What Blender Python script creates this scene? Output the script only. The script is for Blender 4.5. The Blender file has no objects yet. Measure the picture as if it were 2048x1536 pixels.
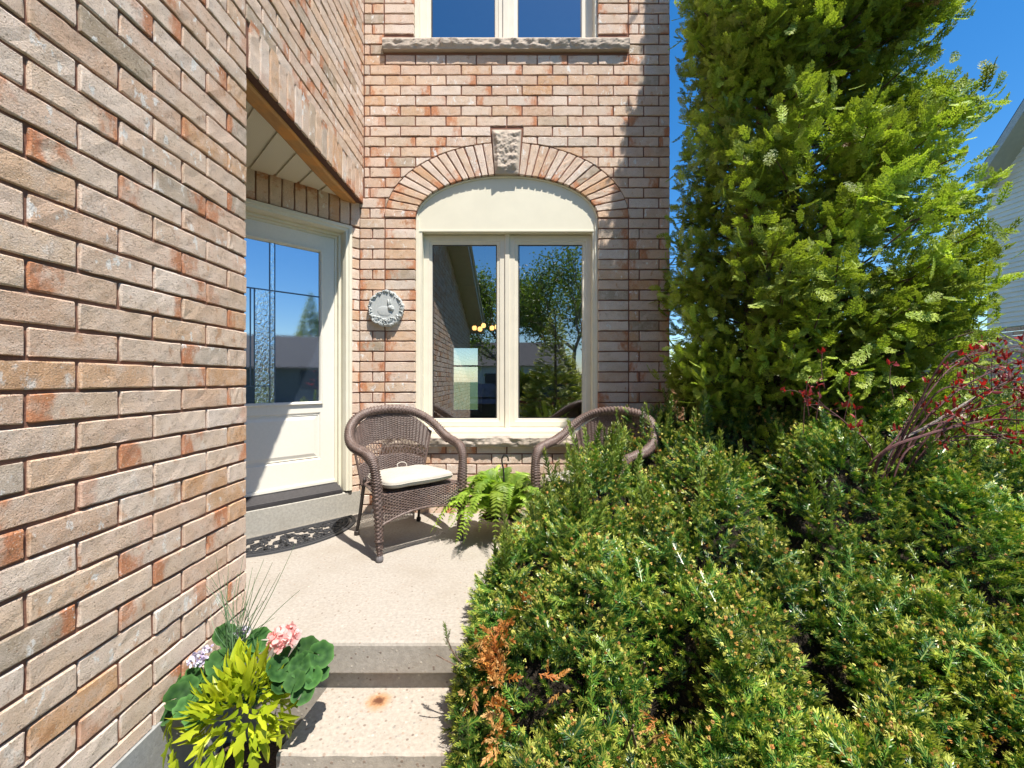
import bpy, math, random
import numpy as np
from math import sin, cos, pi, radians, sqrt, atan2
# ------------------------------------------------------------------ camera, sky, sun, exposure
K = 1.094                      # design units -> metres
SC = bpy.context.scene
COL = SC.collection
D, CZ, F = 3.38, 1.064, 845.0  # front wall distance, eye height over the porch, focal length in photo pixels
cam = bpy.data.cameras.new("camera"); camo = bpy.data.objects.new("camera", cam); COL.objects.link(camo)
cam.sensor_fit = 'HORIZONTAL'; cam.sensor_width = 36.0; cam.lens = 36.0 * F / 2048.0
cam.shift_y = -8.0 / 2048.0
cam.clip_start = 0.02; cam.clip_end = 900
camo.location = (0, 0, CZ * K); camo.rotation_euler = (radians(90), 0, 0)
SC.camera = camo
SUNV = np.array([-0.275, 0.385, -1.0]); SUNV /= np.linalg.norm(SUNV)
EL = math.asin(-SUNV[2]); AZ = atan2(-SUNV[0], -SUNV[1])
W = bpy.data.worlds.new("World"); SC.world = W; W.use_nodes = True
wn = W.node_tree
bg = wn.nodes.get('Background')
sky = wn.nodes.new('ShaderNodeTexSky'); sky.sky_type = 'NISHITA'; sky.sun_disc = False
sky.sun_elevation = EL; sky.sun_rotation = AZ
sky.air_density = 1.0; sky.dust_density = 0.3; sky.ozone_density = 3.0
hs = wn.nodes.new('ShaderNodeHueSaturation'); hs.inputs['Saturation'].default_value = 1.36; hs.inputs['Value'].default_value = 0.92
wn.links.new(sky.outputs[0], hs.inputs['Color']); wn.links.new(hs.outputs[0], bg.inputs[0]); bg.inputs[1].default_value = 0.125
sl = bpy.data.lights.new("sun", 'SUN'); sl.energy = 4.7; sl.angle = radians(0.5); sl.color = (1.0, 0.94, 0.84)
so = bpy.data.objects.new("sun", sl); COL.objects.link(so)
from mathutils import Vector
so.rotation_euler = Vector(SUNV).to_track_quat('-Z', 'Y').to_euler(); so.location = (3, -6, 12)
SC.view_settings.view_transform = 'Standard'; SC.view_settings.look = 'None'
SC.view_settings.exposure = 0.86; SC.view_settings.gamma = 1.0
SC.render.engine = 'CYCLES'
SC.cycles.max_bounces = 8; SC.cycles.transparent_max_bounces = 12

rng = np.random.default_rng(7); random.seed(7)
ROOT = {}
def bp(px, py, Y):             # photo pixel at depth Y -> design point
    return np.array([(px - 1024) * Y / F, Y, CZ - (py - 760) * Y / F])
def onz(px, py, z):            # photo pixel on the plane at height z
    Y = F * (CZ - z) / (py - 760); return np.array([(px - 1024) * Y / F, Y, z])
def tag(o, label, cat, group=None, kind=None):
    if label: o['label'] = label
    if cat: o['category'] = cat
    if group: o['group'] = group
    if kind: o['kind'] = kind
    return o
def thing(name, label, cat, loc=(0, 0, 0), rz=0, group=None):
    o = bpy.data.objects.new(name, None); COL.objects.link(o)
    o.location = [c * K for c in loc]; o.rotation_euler = (0, 0, rz)
    o.empty_display_size = 0.1
    ROOT[o.name] = np.array(loc, float)
    return tag(o, label, cat, group)
def M(name, V, Fc, mat, parent=None, local=False, smooth=False, attrs=None, loc=None, mats=None, mi=None):
    V = np.asarray(V, dtype=np.float64).reshape(-1, 3)
    off = np.zeros(3)
    if parent is not None and not local: off = ROOT.get(parent.name, np.zeros(3))
    if parent is None and loc is not None: off = np.array(loc, float)
    me = bpy.data.meshes.new(name)
    W_ = (V - off) * K
    if isinstance(Fc, np.ndarray):
        n, k = Fc.shape
        me.vertices.add(len(W_)); me.vertices.foreach_set('co', W_.astype(np.float32).ravel())
        me.loops.add(n * k); me.loops.foreach_set('vertex_index', Fc.astype(np.int32).ravel())
        me.polygons.add(n); me.polygons.foreach_set('loop_start', np.arange(0, n * k, k, dtype=np.int32))
        me.polygons.foreach_set('use_smooth', np.zeros(n, dtype=bool))
        me.update(calc_edges=True)
    else:
        me.from_pydata([tuple(v) for v in W_], [], [tuple(f) for f in Fc]); me.update()
    for m in (mats or [mat]): me.materials.append(m)
    if mi is not None: me.polygons.foreach_set('material_index', np.asarray(mi, dtype=np.int32))
    if smooth: me.polygons.foreach_set('use_smooth', np.ones(len(me.polygons), dtype=bool))
    if attrs:
        for an, av in attrs.items():
            a = me.attributes.new(an, 'FLOAT_VECTOR', 'POINT')
            a.data.foreach_set('vector', np.asarray(av, dtype=np.float32).ravel())
    o = bpy.data.objects.new(name, me); COL.objects.link(o)
    if parent is not None:
        o.parent = parent; ROOT[o.name] = ROOT.get(parent.name, np.zeros(3))
    elif loc is not None:
        o.location = [c * K for c in loc]; ROOT[o.name] = off
    return o
class G:                       # geometry collector
    def __init__(s): s.v = []; s.f = []
    def add(s, V, Fc):
        b = len(s.v); s.v += [tuple(map(float, v)) for v in V]; s.f += [tuple(int(i) + b for i in f) for f in Fc]; return s
    def box(s, x0, x1, y0, y1, z0, z1, bev=0.0):
        if bev <= 0:
            V = [(x, y, z) for x in (x0, x1) for y in (y0, y1) for z in (z0, z1)]
            return s.add(V, [(0, 1, 3, 2), (4, 6, 7, 5), (0, 4, 5, 1), (2, 3, 7, 6), (0, 2, 6, 4), (1, 5, 7, 3)])
        V, Fc = bevbox(x0, x1, y0, y1, z0, z1, bev); return s.add(V, Fc)
    def tube(s, pts, r, n=8, cap=True):
        V, Fc = tube(pts, r, n, cap); return s.add(V, Fc)
    def xf(s, fn): s.v = [tuple(fn(v)) for v in s.v]; return s
    def make(s, name, mat, parent=None, **k): return M(name, s.v, s.f, mat, parent, **k)
def bevbox(x0, x1, y0, y1, z0, z1, b):
    V = []; idx = {}
    c = [(x0, x1), (y0, y1), (z0, z1)]
    for i in (0, 1):
        for j in (0, 1):
            for k in (0, 1):
                p = [c[0][i], c[1][j], c[2][k]]; sg = [1 if i == 0 else -1, 1 if j == 0 else -1, 1 if k == 0 else -1]
                for a in range(3):
                    q = p[:]
                    for e in range(3):
                        if e != a: q[e] = q[e] + sg[e] * b
                    idx[(i, j, k, a)] = len(V); V.append(q)
    Fc = []
    for a in range(3):
        o1, o2 = [e for e in range(3) if e != a]
        for s_ in (0, 1):
            q = []
            for (m, n) in ((0, 0), (1, 0), (1, 1), (0, 1)):
                key = [0, 0, 0]; key[a] = s_; key[o1] = m; key[o2] = n; q.append(idx[(*key, a)])
            Fc.append(q)
    for a in range(3):           # edges along axis a
        o1, o2 = [e for e in range(3) if e != a]
        for m in (0, 1):
            for n in (0, 1):
                k0 = [0, 0, 0]; k1 = [0, 0, 0]; k0[a] = 0; k1[a] = 1
                k0[o1] = k1[o1] = m; k0[o2] = k1[o2] = n
                Fc.append([idx[(*k0, o1)], idx[(*k1, o1)], idx[(*k1, o2)], idx[(*k0, o2)]])
    for i in (0, 1):
        for j in (0, 1):
            for k in (0, 1): Fc.append([idx[(i, j, k, a)] for a in range(3)])
    return V, Fc
def smoothpath(pts, n):
    P = np.array(pts, float); m = len(P)
    t = np.linspace(0, m - 1, n); out = []
    for q in t:
        i = min(int(q), m - 2); u = q - i
        p0 = P[max(i - 1, 0)]; p1 = P[i]; p2 = P[i + 1]; p3 = P[min(i + 2, m - 1)]
        out.append(0.5 * (2 * p1 + (p2 - p0) * u + (2 * p0 - 5 * p1 + 4 * p2 - p3) * u * u + (3 * p1 - 3 * p2 + p3 - p0) * u ** 3))
    return np.array(out)
def frames(P):
    T = np.gradient(P, axis=0); T /= np.linalg.norm(T, axis=1)[:, None] + 1e-12
    up = np.array([0, 0, 1.0]) if abs(T[0][2]) < 0.9 else np.array([1.0, 0, 0])
    n = np.cross(T[0], up); n /= np.linalg.norm(n)
    Ns = []
    for t in T:
        n = n - t * np.dot(n, t); n /= np.linalg.norm(n) + 1e-12; Ns.append(n.copy())
    Ns = np.array(Ns); return T, Ns, np.cross(T, Ns)
def tube(pts, r, n=8, cap=True, mod=None):
    P = np.array(pts, float); m = len(P)
    R = np.full(m, r) if np.isscalar(r) else np.array(r, float)
    T, N1, N2 = frames(P)
    a = np.arange(n) * 2 * pi / n
    Rm = R[:, None] * np.ones((m, n))
    if mod is not None: Rm = Rm + mod(np.arange(m)[:, None], a[None, :])
    V = P[:, None, :] + Rm[..., None] * (np.cos(a)[None, :, None] * N1[:, None, :] + np.sin(a)[None, :, None] * N2[:, None, :])
    Fc = [(i * n + j, i * n + (j + 1) % n, (i + 1) * n + (j + 1) % n, (i + 1) * n + j) for i in range(m - 1) for j in range(n)]
    if cap: Fc += [tuple(range(n - 1, -1, -1)), tuple((m - 1) * n + j for j in range(n))]
    return V.reshape(-1, 3), Fc
def tubes_np(paths, rads, n=4):           # many open tubes as one quad array: paths (k,m,3), rads (k,m)
    Vs = []; Fs = []; b = 0
    for P, R in zip(paths, rads):
        m = len(P); T, N1, N2 = frames(P); a = np.arange(n) * 2 * pi / n
        V = P[:, None, :] + np.asarray(R)[:, None, None] * (np.cos(a)[None, :, None] * N1[:, None] + np.sin(a)[None, :, None] * N2[:, None])
        i, j = np.meshgrid(np.arange(m - 1), np.arange(n), indexing='ij'); j2 = (j + 1) % n
        Fs.append(np.stack([i * n + j, i * n + j2, (i + 1) * n + j2, (i + 1) * n + j], -1).reshape(-1, 4) + b)
        Vs.append(V.reshape(-1, 3)); b += m * n
    return np.concatenate(Vs), np.concatenate(Fs)
def norm(v): 
    v = np.asarray(v, float); return v / (np.linalg.norm(v, axis=-1, keepdims=True) + 1e-12)
def stamp(TV, TF, P, A, B, S, tt=None, cl=None, rnd=None, bend=0.0):
    """TV (m,3) template (x along A, y along B, z along AxB), TF (f,4); instances P,A,B,S."""
    P = np.asarray(P, float); A = norm(A); B = np.asarray(B, float)
    B = norm(B - A * np.sum(A * B, 1)[:, None]); C = np.cross(A, B)
    S = np.broadcast_to(np.asarray(S, float), (len(P),))
    X = TV[None, :, 0:1] * A[:, None] + TV[None, :, 1:2] * B[:, None] + TV[None, :, 2:3] * C[:, None]
    V = P[:, None] + X * S[:, None, None]
    n, m = len(P), len(TV)
    Fc = (TF[None] + (np.arange(n) * m)[:, None, None]).reshape(-1, TF.shape[1])
    if tt is None: tt = np.zeros(m)
    if rnd is None: rnd = rng.random(n)
    if cl is None: cl = rng.random(n)
    at = np.stack([np.repeat(rnd, m), np.tile(tt, n), np.repeat(cl, m)], -1)
    return V.reshape(-1, 3), Fc, at
def cat(parts):
    Vs, Fs, As = [], [], []; b = 0
    for V, Fc, a in parts: Vs.append(V); Fs.append(Fc + b); As.append(a); b += len(V)
    return np.concatenate(Vs), np.concatenate(Fs), np.concatenate(As)
def vnoise(X, Y, seed=0, sc=1.0):        # smooth 2-D value noise
    r = np.random.default_rng(seed).random((64, 64))
    x = np.asarray(X) * sc + 31.7; y = np.asarray(Y) * sc + 17.3
    i = np.floor(x).astype(int); j = np.floor(y).astype(int); u = x - i; v = y - j
    u = u * u * (3 - 2 * u); v = v * v * (3 - 2 * v)
    g = lambda a, b: r[a % 64, b % 64]
    return (g(i, j) * (1 - u) + g(i + 1, j) * u) * (1 - v) + (g(i, j + 1) * (1 - u) + g(i + 1, j + 1) * u) * v

# ------------------------------------------------------------------ materials
class NT:
    def __init__(s, name):
        s.m = bpy.data.materials.new(name); s.m.use_nodes = True; s.t = s.m.node_tree
        s.p = s.t.nodes['Principled BSDF']; s.o = s.t.nodes['Material Output']
    def n(s, typ, out=0, _p=None, **kw):
        nd = s.t.nodes.new('ShaderNode' + typ)
        for k, v in (_p or {}).items(): setattr(nd, k, v)
        for k, v in kw.items():
            sk = nd.inputs[int(k[1:])] if k[0] == 'i' and k[1:].isdigit() else nd.inputs[k.replace('_', ' ')]
            if isinstance(v, bpy.types.NodeSocket): s.t.links.new(v, sk)
            else: sk.default_value = v
        return nd.outputs[out] if isinstance(out, (int, str)) else nd
    def set(s, **kw):
        for k, v in kw.items():
            sk = s.p.inputs[k.replace('_', ' ')]
            if isinstance(v, bpy.types.NodeSocket): s.t.links.new(v, sk)
            else: sk.default_value = v
        return s
    def math(s, op, a, b=0.5, c=0.0, clamp=False): return s.n('Math', _p={'operation': op, 'use_clamp': clamp}, i0=a, i1=b, i2=c)
    def mix(s, f, a, b, bt='MIX'):
        nd = s.t.nodes.new('ShaderNodeMix'); nd.data_type = 'RGBA'; nd.blend_type = bt
        for i, v in ((0, f), (6, a), (7, b)):
            if isinstance(v, bpy.types.NodeSocket): s.t.links.new(v, nd.inputs[i])
            else: nd.inputs[i].default_value = v if i == 0 else ((*v, 1) if len(v) == 3 else v)
        return nd.outputs[2]
    def ramp(s, f, stops, interp='LINEAR'):
        nd = s.t.nodes.new('ShaderNodeValToRGB'); nd.color_ramp.interpolation = interp
        e = nd.color_ramp.elements
        while len(e) < len(stops): e.new(0.5)
        for q, (p, c) in zip(e, stops):
            q.position = p; q.color = (c, c, c, 1) if isinstance(c, (int, float)) else (*c, 1)
        s.t.links.new(f, nd.inputs[0]); return nd.outputs[0]
    def sstep(s, f, a, b):
        return s.n('MapRange', _p={'interpolation_type': 'SMOOTHSTEP'}, i0=f, i1=a, i2=b, i3=0.0, i4=1.0)
    def obj(s, sc=(1, 1, 1), rot=(0, 0, 0)):
        c = s.n('TexCoord', out='Object')
        if sc == (1, 1, 1) and rot == (0, 0, 0): return c
        return s.n('Mapping', i0=c, i2=rot, i3=sc)
    def noise(s, vec, scale, det=3.0, rough=0.55, out=0, dist=0.0): return s.n('TexNoise', out=out, Vector=vec, Scale=scale, Detail=det, Roughness=rough, Distortion=dist)
    def vor(s, vec, scale, out=0, feat='F1'): return s.n('TexVoronoi', out=out, _p={'feature': feat}, Vector=vec, Scale=scale)
    def bump(s, h, strength=0.5, dist=0.01, prev=None):
        kw = dict(Strength=strength, Distance=dist, Height=h)
        if prev is not None: kw['Normal'] = prev
        return s.n('Bump', **kw)
def simple(name, col, rough=0.6, spec=0.4, metal=0.0, nsc=40, var=0.15, bmp=0.15, bd=0.002):
    t = NT(name); o = t.obj(); f = t.noise(o, nsc, 5); g = t.noise(o, nsc * 0.12, 3)
    c = t.mix(t.sstep(f, 0.3, 0.7), [x * (1 - var) for x in col], [min(1, x * (1 + var)) for x in col])
    c = t.mix(t.math('MULTIPLY', t.sstep(g, 0.35, 0.75), var * 1.2), c, [x * 0.6 for x in col])
    t.set(Base_Color=c, Roughness=rough, Metallic=metal, Normal=t.bump(f, bmp, bd)); t.p.inputs['Specular IOR Level'].default_value = spec
    return t.m
def brick_mat(name='brick_faces'):
    t = NT(name)
    uvn = t.n('Attribute', out=None, _p={'attribute_name': 'buv'}); uv = uvn.outputs['Vector']
    rn = t.n('Attribute', out=None, _p={'attribute_name': 'brn'}); rv = rn.outputs['Vector']
    s3 = t.n('SeparateXYZ', out=None, i0=rv); r1, r2, r3 = s3.outputs
    su = t.n('SeparateXYZ', out=None, i0=uv); u, v = su.outputs[0], su.outputs[1]
    ob = t.obj()
    base = t.ramp(r1, [(0.0, (0.66, 0.44, 0.31)), (0.16, (0.79, 0.60, 0.48)), (0.32, (0.70, 0.53, 0.41)), (0.50, (0.84, 0.70, 0.60)),
                       (0.66, (0.78, 0.60, 0.47)), (0.76, (0.66, 0.385, 0.215)), (0.86, (0.80, 0.60, 0.45)), (0.93, (0.42, 0.34, 0.255)), (1.0, (0.82, 0.69, 0.60))])
    n1 = t.noise(ob, 14, 4, 0.6)
    base = t.mix(t.math('MULTIPLY', t.sstep(n1, 0.42, 0.7), 0.55), base, (0.76, 0.63, 0.54))
    n1b = t.noise(ob, 5.3, 3, 0.6)
    base = t.mix(t.math('MULTIPLY', t.sstep(n1b, 0.45, 0.7), 0.35), base, (0.58, 0.41, 0.26))
    # red burnt end, bands across the brick
    band = t.noise(t.n('VectorMath', _p={'operation': 'ADD'}, i0=t.n('VectorMath', _p={'operation': 'MULTIPLY'}, i0=uv, i1=(5.0, 0.9, 1)), i1=t.n('VectorMath', _p={'operation': 'SCALE'}, i0=rv, i3=37.0)), 1.0, 3, 0.6)
    endm = t.sstep(t.math('ADD', u, t.math('MULTIPLY', t.math('SUBTRACT', band, 0.5), 1.3)), 0.62, 1.02)
    on = t.sstep(r2, 0.48, 0.72)
    fire = t.mix(t.noise(ob, 30, 3), (0.52, 0.13, 0.045), (0.62, 0.28, 0.12))
    base = t.mix(t.math('MULTIPLY', t.math('MULTIPLY', endm, on), 0.85), base, fire)
    bm = t.math('MULTIPLY', t.sstep(band, 0.60, 0.72), t.sstep(r3, 0.3, 0.55))
    base = t.mix(t.math('MULTIPLY', bm, 0.6), base, (0.56, 0.27, 0.12))
    # white lime smears
    wn_ = t.noise(t.obj((1, 1, 0.6)), 22, 5, 0.65)
    wm = t.math('MULTIPLY', t.sstep(wn_, 0.57, 0.63), t.sstep(t.math('FRACT', t.math('MULTIPLY', r3, 7.31)), 0.45, 0.8))
    base = t.mix(t.math('MULTIPLY', wm, 0.85), base, (0.86, 0.84, 0.81))
    gn = t.noise(ob, 1.1, 3); base = t.mix(t.math('MULTIPLY', t.sstep(gn, 0.5, 0.75), 0.15), base, (0.42, 0.34, 0.27))
    # specks, pits and tooling marks
    sp = t.noise(ob, 230, 3, 0.7)
    base = t.mix(t.math('MULTIPLY', t.sstep(sp, 0.56, 0.68), 0.7), base, (0.25, 0.155, 0.10))
    sp2 = t.noise(ob, 160, 2, 0.6)
    base = t.mix(t.math('MULTIPLY', t.sstep(sp2, 0.58, 0.70), 0.5), base, (0.78, 0.69, 0.60))
    tv = t.n('VectorMath', _p={'operation': 'ADD'}, i0=t.n('VectorMath', _p={'operation': 'MULTIPLY'}, i0=uv, i1=(7, 3.2, 1)), i1=t.n('VectorMath', _p={'operation': 'SCALE'}, i0=rv, i3=91.0))
    dn = t.noise(tv, 1.6, 2, 0.5, dist=1.4)
    ridge = t.math('ABSOLUTE', t.math('SUBTRACT', dn, 0.5)); gouge = t.math('SUBTRACT', 1.0, t.sstep(ridge, 0.0, 0.018))
    gm = t.math('MULTIPLY', gouge, t.sstep(t.noise(tv, 1.1, 1), 0.52, 0.62))
    pit = t.math('MULTIPLY', t.math('SUBTRACT', 1.0, t.sstep(t.vor(ob, 75), 0.10, 0.22)), t.sstep(t.noise(ob, 40, 2), 0.5, 0.6))
    base = t.mix(t.math('MULTIPLY', pit, 0.6), base, (0.28, 0.17, 0.11))
    h = t.math('SUBTRACT', t.math('SUBTRACT', t.math('ADD', t.math('MULTIPLY', t.noise(ob, 190, 4, 0.75), 1.1), t.math('MULTIPLY', n1, 0.35)), t.math('MULTIPLY', gm, 0.9)), t.math('MULTIPLY', pit, 0.5))
    base = t.mix(t.math('MULTIPLY', gm, 0.25), base, (0.25, 0.17, 0.12))
    t.set(Base_Color=base, Roughness=0.9, Normal=t.bump(h, 0.9, 0.0045)); t.p.inputs['Specular IOR Level'].default_value = 0.2
    return t.m
def mortar_mat():
    t = NT('mortar'); o = t.obj(); f = t.noise(o, 120, 5, 0.7); g = t.noise(o, 6, 3)
    c = t.mix(f, (0.15, 0.07, 0.05), (0.30, 0.155, 0.11)); c = t.mix(t.math('MULTIPLY', g, 0.35), c, (0.34, 0.20, 0.145))
    t.set(Base_Color=c, Roughness=0.95, Normal=t.bump(f, 0.7, 0.004)); t.p.inputs['Specular IOR Level'].default_value = 0.1
    return t.m
def concrete_mat(name, base, agg=0.3, agsc=90, stain=0.35, rust=None, rough=0.9):
    t = NT(name); o = t.obj()
    f = t.noise(o, 60, 6, 0.65); g = t.noise(o, 2.2, 4, 0.6); hh = t.noise(o, 260, 3, 0.6)
    c = t.mix(t.sstep(f, 0.3, 0.72), [x * 0.84 for x in base], [min(1, x * 1.1) for x in base])
    c = t.mix(t.math('MULTIPLY', t.sstep(g, 0.42, 0.72), stain), c, [base[0] * 0.72, base[1] * 0.68, base[2] * 0.62])
    vo = t.vor(o, agsc); vc = t.vor(o, agsc, out=1)
    sel = t.n('SeparateXYZ', out=None, i0=vc)
    st = t.math('MULTIPLY', t.math('SUBTRACT', 1.0, t.sstep(vo, 0.18, 0.34)), t.sstep(sel.outputs[0], 1 - agg, 1 - agg + 0.05))
    stc = t.ramp(sel.outputs[1], [(0, (0.16, 0.12, 0.10)), (0.4, (0.36, 0.27, 0.21)), (0.7, (0.25, 0.235, 0.22)), (1, (0.58, 0.52, 0.44))])
    c = t.mix(t.math('MULTIPLY', st, 0.85), c, stc)
    pit = t.noise(o, 75, 2, 0.5); c = t.mix(t.math('MULTIPLY', t.sstep(pit, 0.68, 0.76), 0.6), c, [x * 0.45 for x in base])
    c = t.mix(t.math('MULTIPLY', t.sstep(hh, 0.6, 0.75), 0.3), c, [x * 0.55 for x in base])
    if rust:
        d = t.n('VectorMath', out='Value', _p={'operation': 'LENGTH'}, i0=t.n('VectorMath', _p={'operation': 'SUBTRACT'}, i0=o, i1=rust))
        d = t.math('ADD', d, t.math('MULTIPLY', t.math('SUBTRACT', t.noise(o, 45, 5, 0.7), 0.5), 0.05))
        m1 = t.math('SUBTRACT', 1.0, t.sstep(d, 0.02, 0.075)); m2 = t.math('SUBTRACT', 1.0, t.sstep(d, 0.008, 0.036))
        c = t.mix(t.math('MULTIPLY', m1, 0.75), c, (0.45, 0.20, 0.06)); c = t.mix(t.math('MULTIPLY', m2, 0.9), c, (0.10, 0.035, 0.02))
    h = t.math('ADD', t.math('MULTIPLY', f, 0.7), t.math('MULTIPLY', hh, 0.4)); h = t.math('ADD', h, t.math('MULTIPLY', st, 0.4))
    t.set(Base_Color=c, Roughness=rough, Normal=t.bump(h, 0.6, 0.003)); t.p.inputs['Specular IOR Level'].default_value = 0.25
    return t.m
def foliage(name, ramp, tip, tipamt=0.6, trans=0.3, rough=0.42, spec=0.5, clump=(0.6, 1.15), tcol=None):
    t = NT(name)
    a = t.n('Attribute', out=None, _p={'attribute_name': 'lf'}); s3 = t.n('SeparateXYZ', out=None, i0=a.outputs['Vector'])
    c = t.ramp(s3.outputs[0], ramp)
    c = t.mix(t.math('MULTIPLY', s3.outputs[1], tipamt), c, tip)
    c2 = t.mix(s3.outputs[2], [clump[0]] * 3, [clump[1]] * 3)
    c = t.mix(1.0, c, c2, 'MULTIPLY')
    t.set(Base_Color=c, Roughness=rough); t.p.inputs['Specular IOR Level'].default_value = spec
    if trans > 0:
        tc = t.mix(1.0, c, tcol or (1.5, 1.6, 0.6), 'MULTIPLY')
        tr = t.n('BsdfTranslucent', Color=tc)
        mx = t.n('MixShader', i0=trans, i1=t.p.outputs[0], i2=tr)
        t.t.links.new(mx, t.o.inputs[0])
    return t.m
def glass_mat(name, refl=0.34, tint=(0.75, 0.8, 0.78)):
    t = NT(name)
    lw = t.n('LayerWeight', out='Fresnel', Blend=0.25)
    wob = t.bump(t.noise(t.obj(), 1.6, 1), 0.012, 0.05)
    gl = t.n('BsdfGlossy', Roughness=0.0, Color=(0.95, 0.97, 1, 1), Normal=wob)
    tr = t.n('BsdfTransparent', Color=(*tint, 1))
    mx = t.n('MixShader', i0=t.math('ADD', t.math('MULTIPLY', lw, 0.7), refl, clamp=True), i1=tr, i2=gl)
    t.t.links.new(mx, t.o.inputs[0]); return t.m
MB = brick_mat(); MM = mortar_mat()
CREAM = simple('cream_vinyl', (0.75, 0.71, 0.575), 0.42, 0.45, nsc=8, var=0.03, bmp=0.03)
PANELC = simple('cream_capping', (0.76, 0.72, 0.585), 0.5, 0.4, nsc=5, var=0.025, bmp=0.04, bd=0.004)
SASHC = simple('cream_sash', (0.74, 0.68, 0.565), 0.4, 0.45, nsc=8, var=0.03, bmp=0.03)
DOORC = simple('cream_door_paint', (0.80, 0.765, 0.68), 0.38, 0.45, nsc=60, var=0.02, bmp=0.05)
DARK = simple('dark_threshold', (0.045, 0.042, 0.045), 0.5, 0.4, nsc=60, bmp=0.1)
STONE = None
def stone_mat():
    t = NT('rock_faced_stone'); o = t.obj(); f = t.noise(o, 90, 6, 0.7); g = t.noise(o, 9, 3)
    c = t.mix(f, (0.36, 0.29, 0.235), (0.58, 0.50, 0.42)); c = t.mix(t.math('MULTIPLY', g, 0.5), c, (0.46, 0.40, 0.34))
    t.set(Base_Color=c, Roughness=0.95, Normal=t.bump(f, 0.6, 0.003)); t.p.inputs['Specular IOR Level'].default_value = 0.15
    return t.m
STONE = stone_mat()
PORCH = concrete_mat('porch_concrete', (0.375, 0.34, 0.30), agg=0.24, agsc=55, stain=0.45)
STEPM = concrete_mat('exposed_aggregate', (0.40, 0.355, 0.305), agg=0.72, agsc=46, stain=0.4, rust=(-0.278 * K, 0.12 * K, 0.215 * K))
DSTEP = concrete_mat('doorstep_concrete', (0.42, 0.40, 0.355), agg=0.05, agsc=80, stain=0.3)
FOUND = concrete_mat('parging', (0.33, 0.34, 0.34), agg=0.02, agsc=50, stain=0.4)
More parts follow.
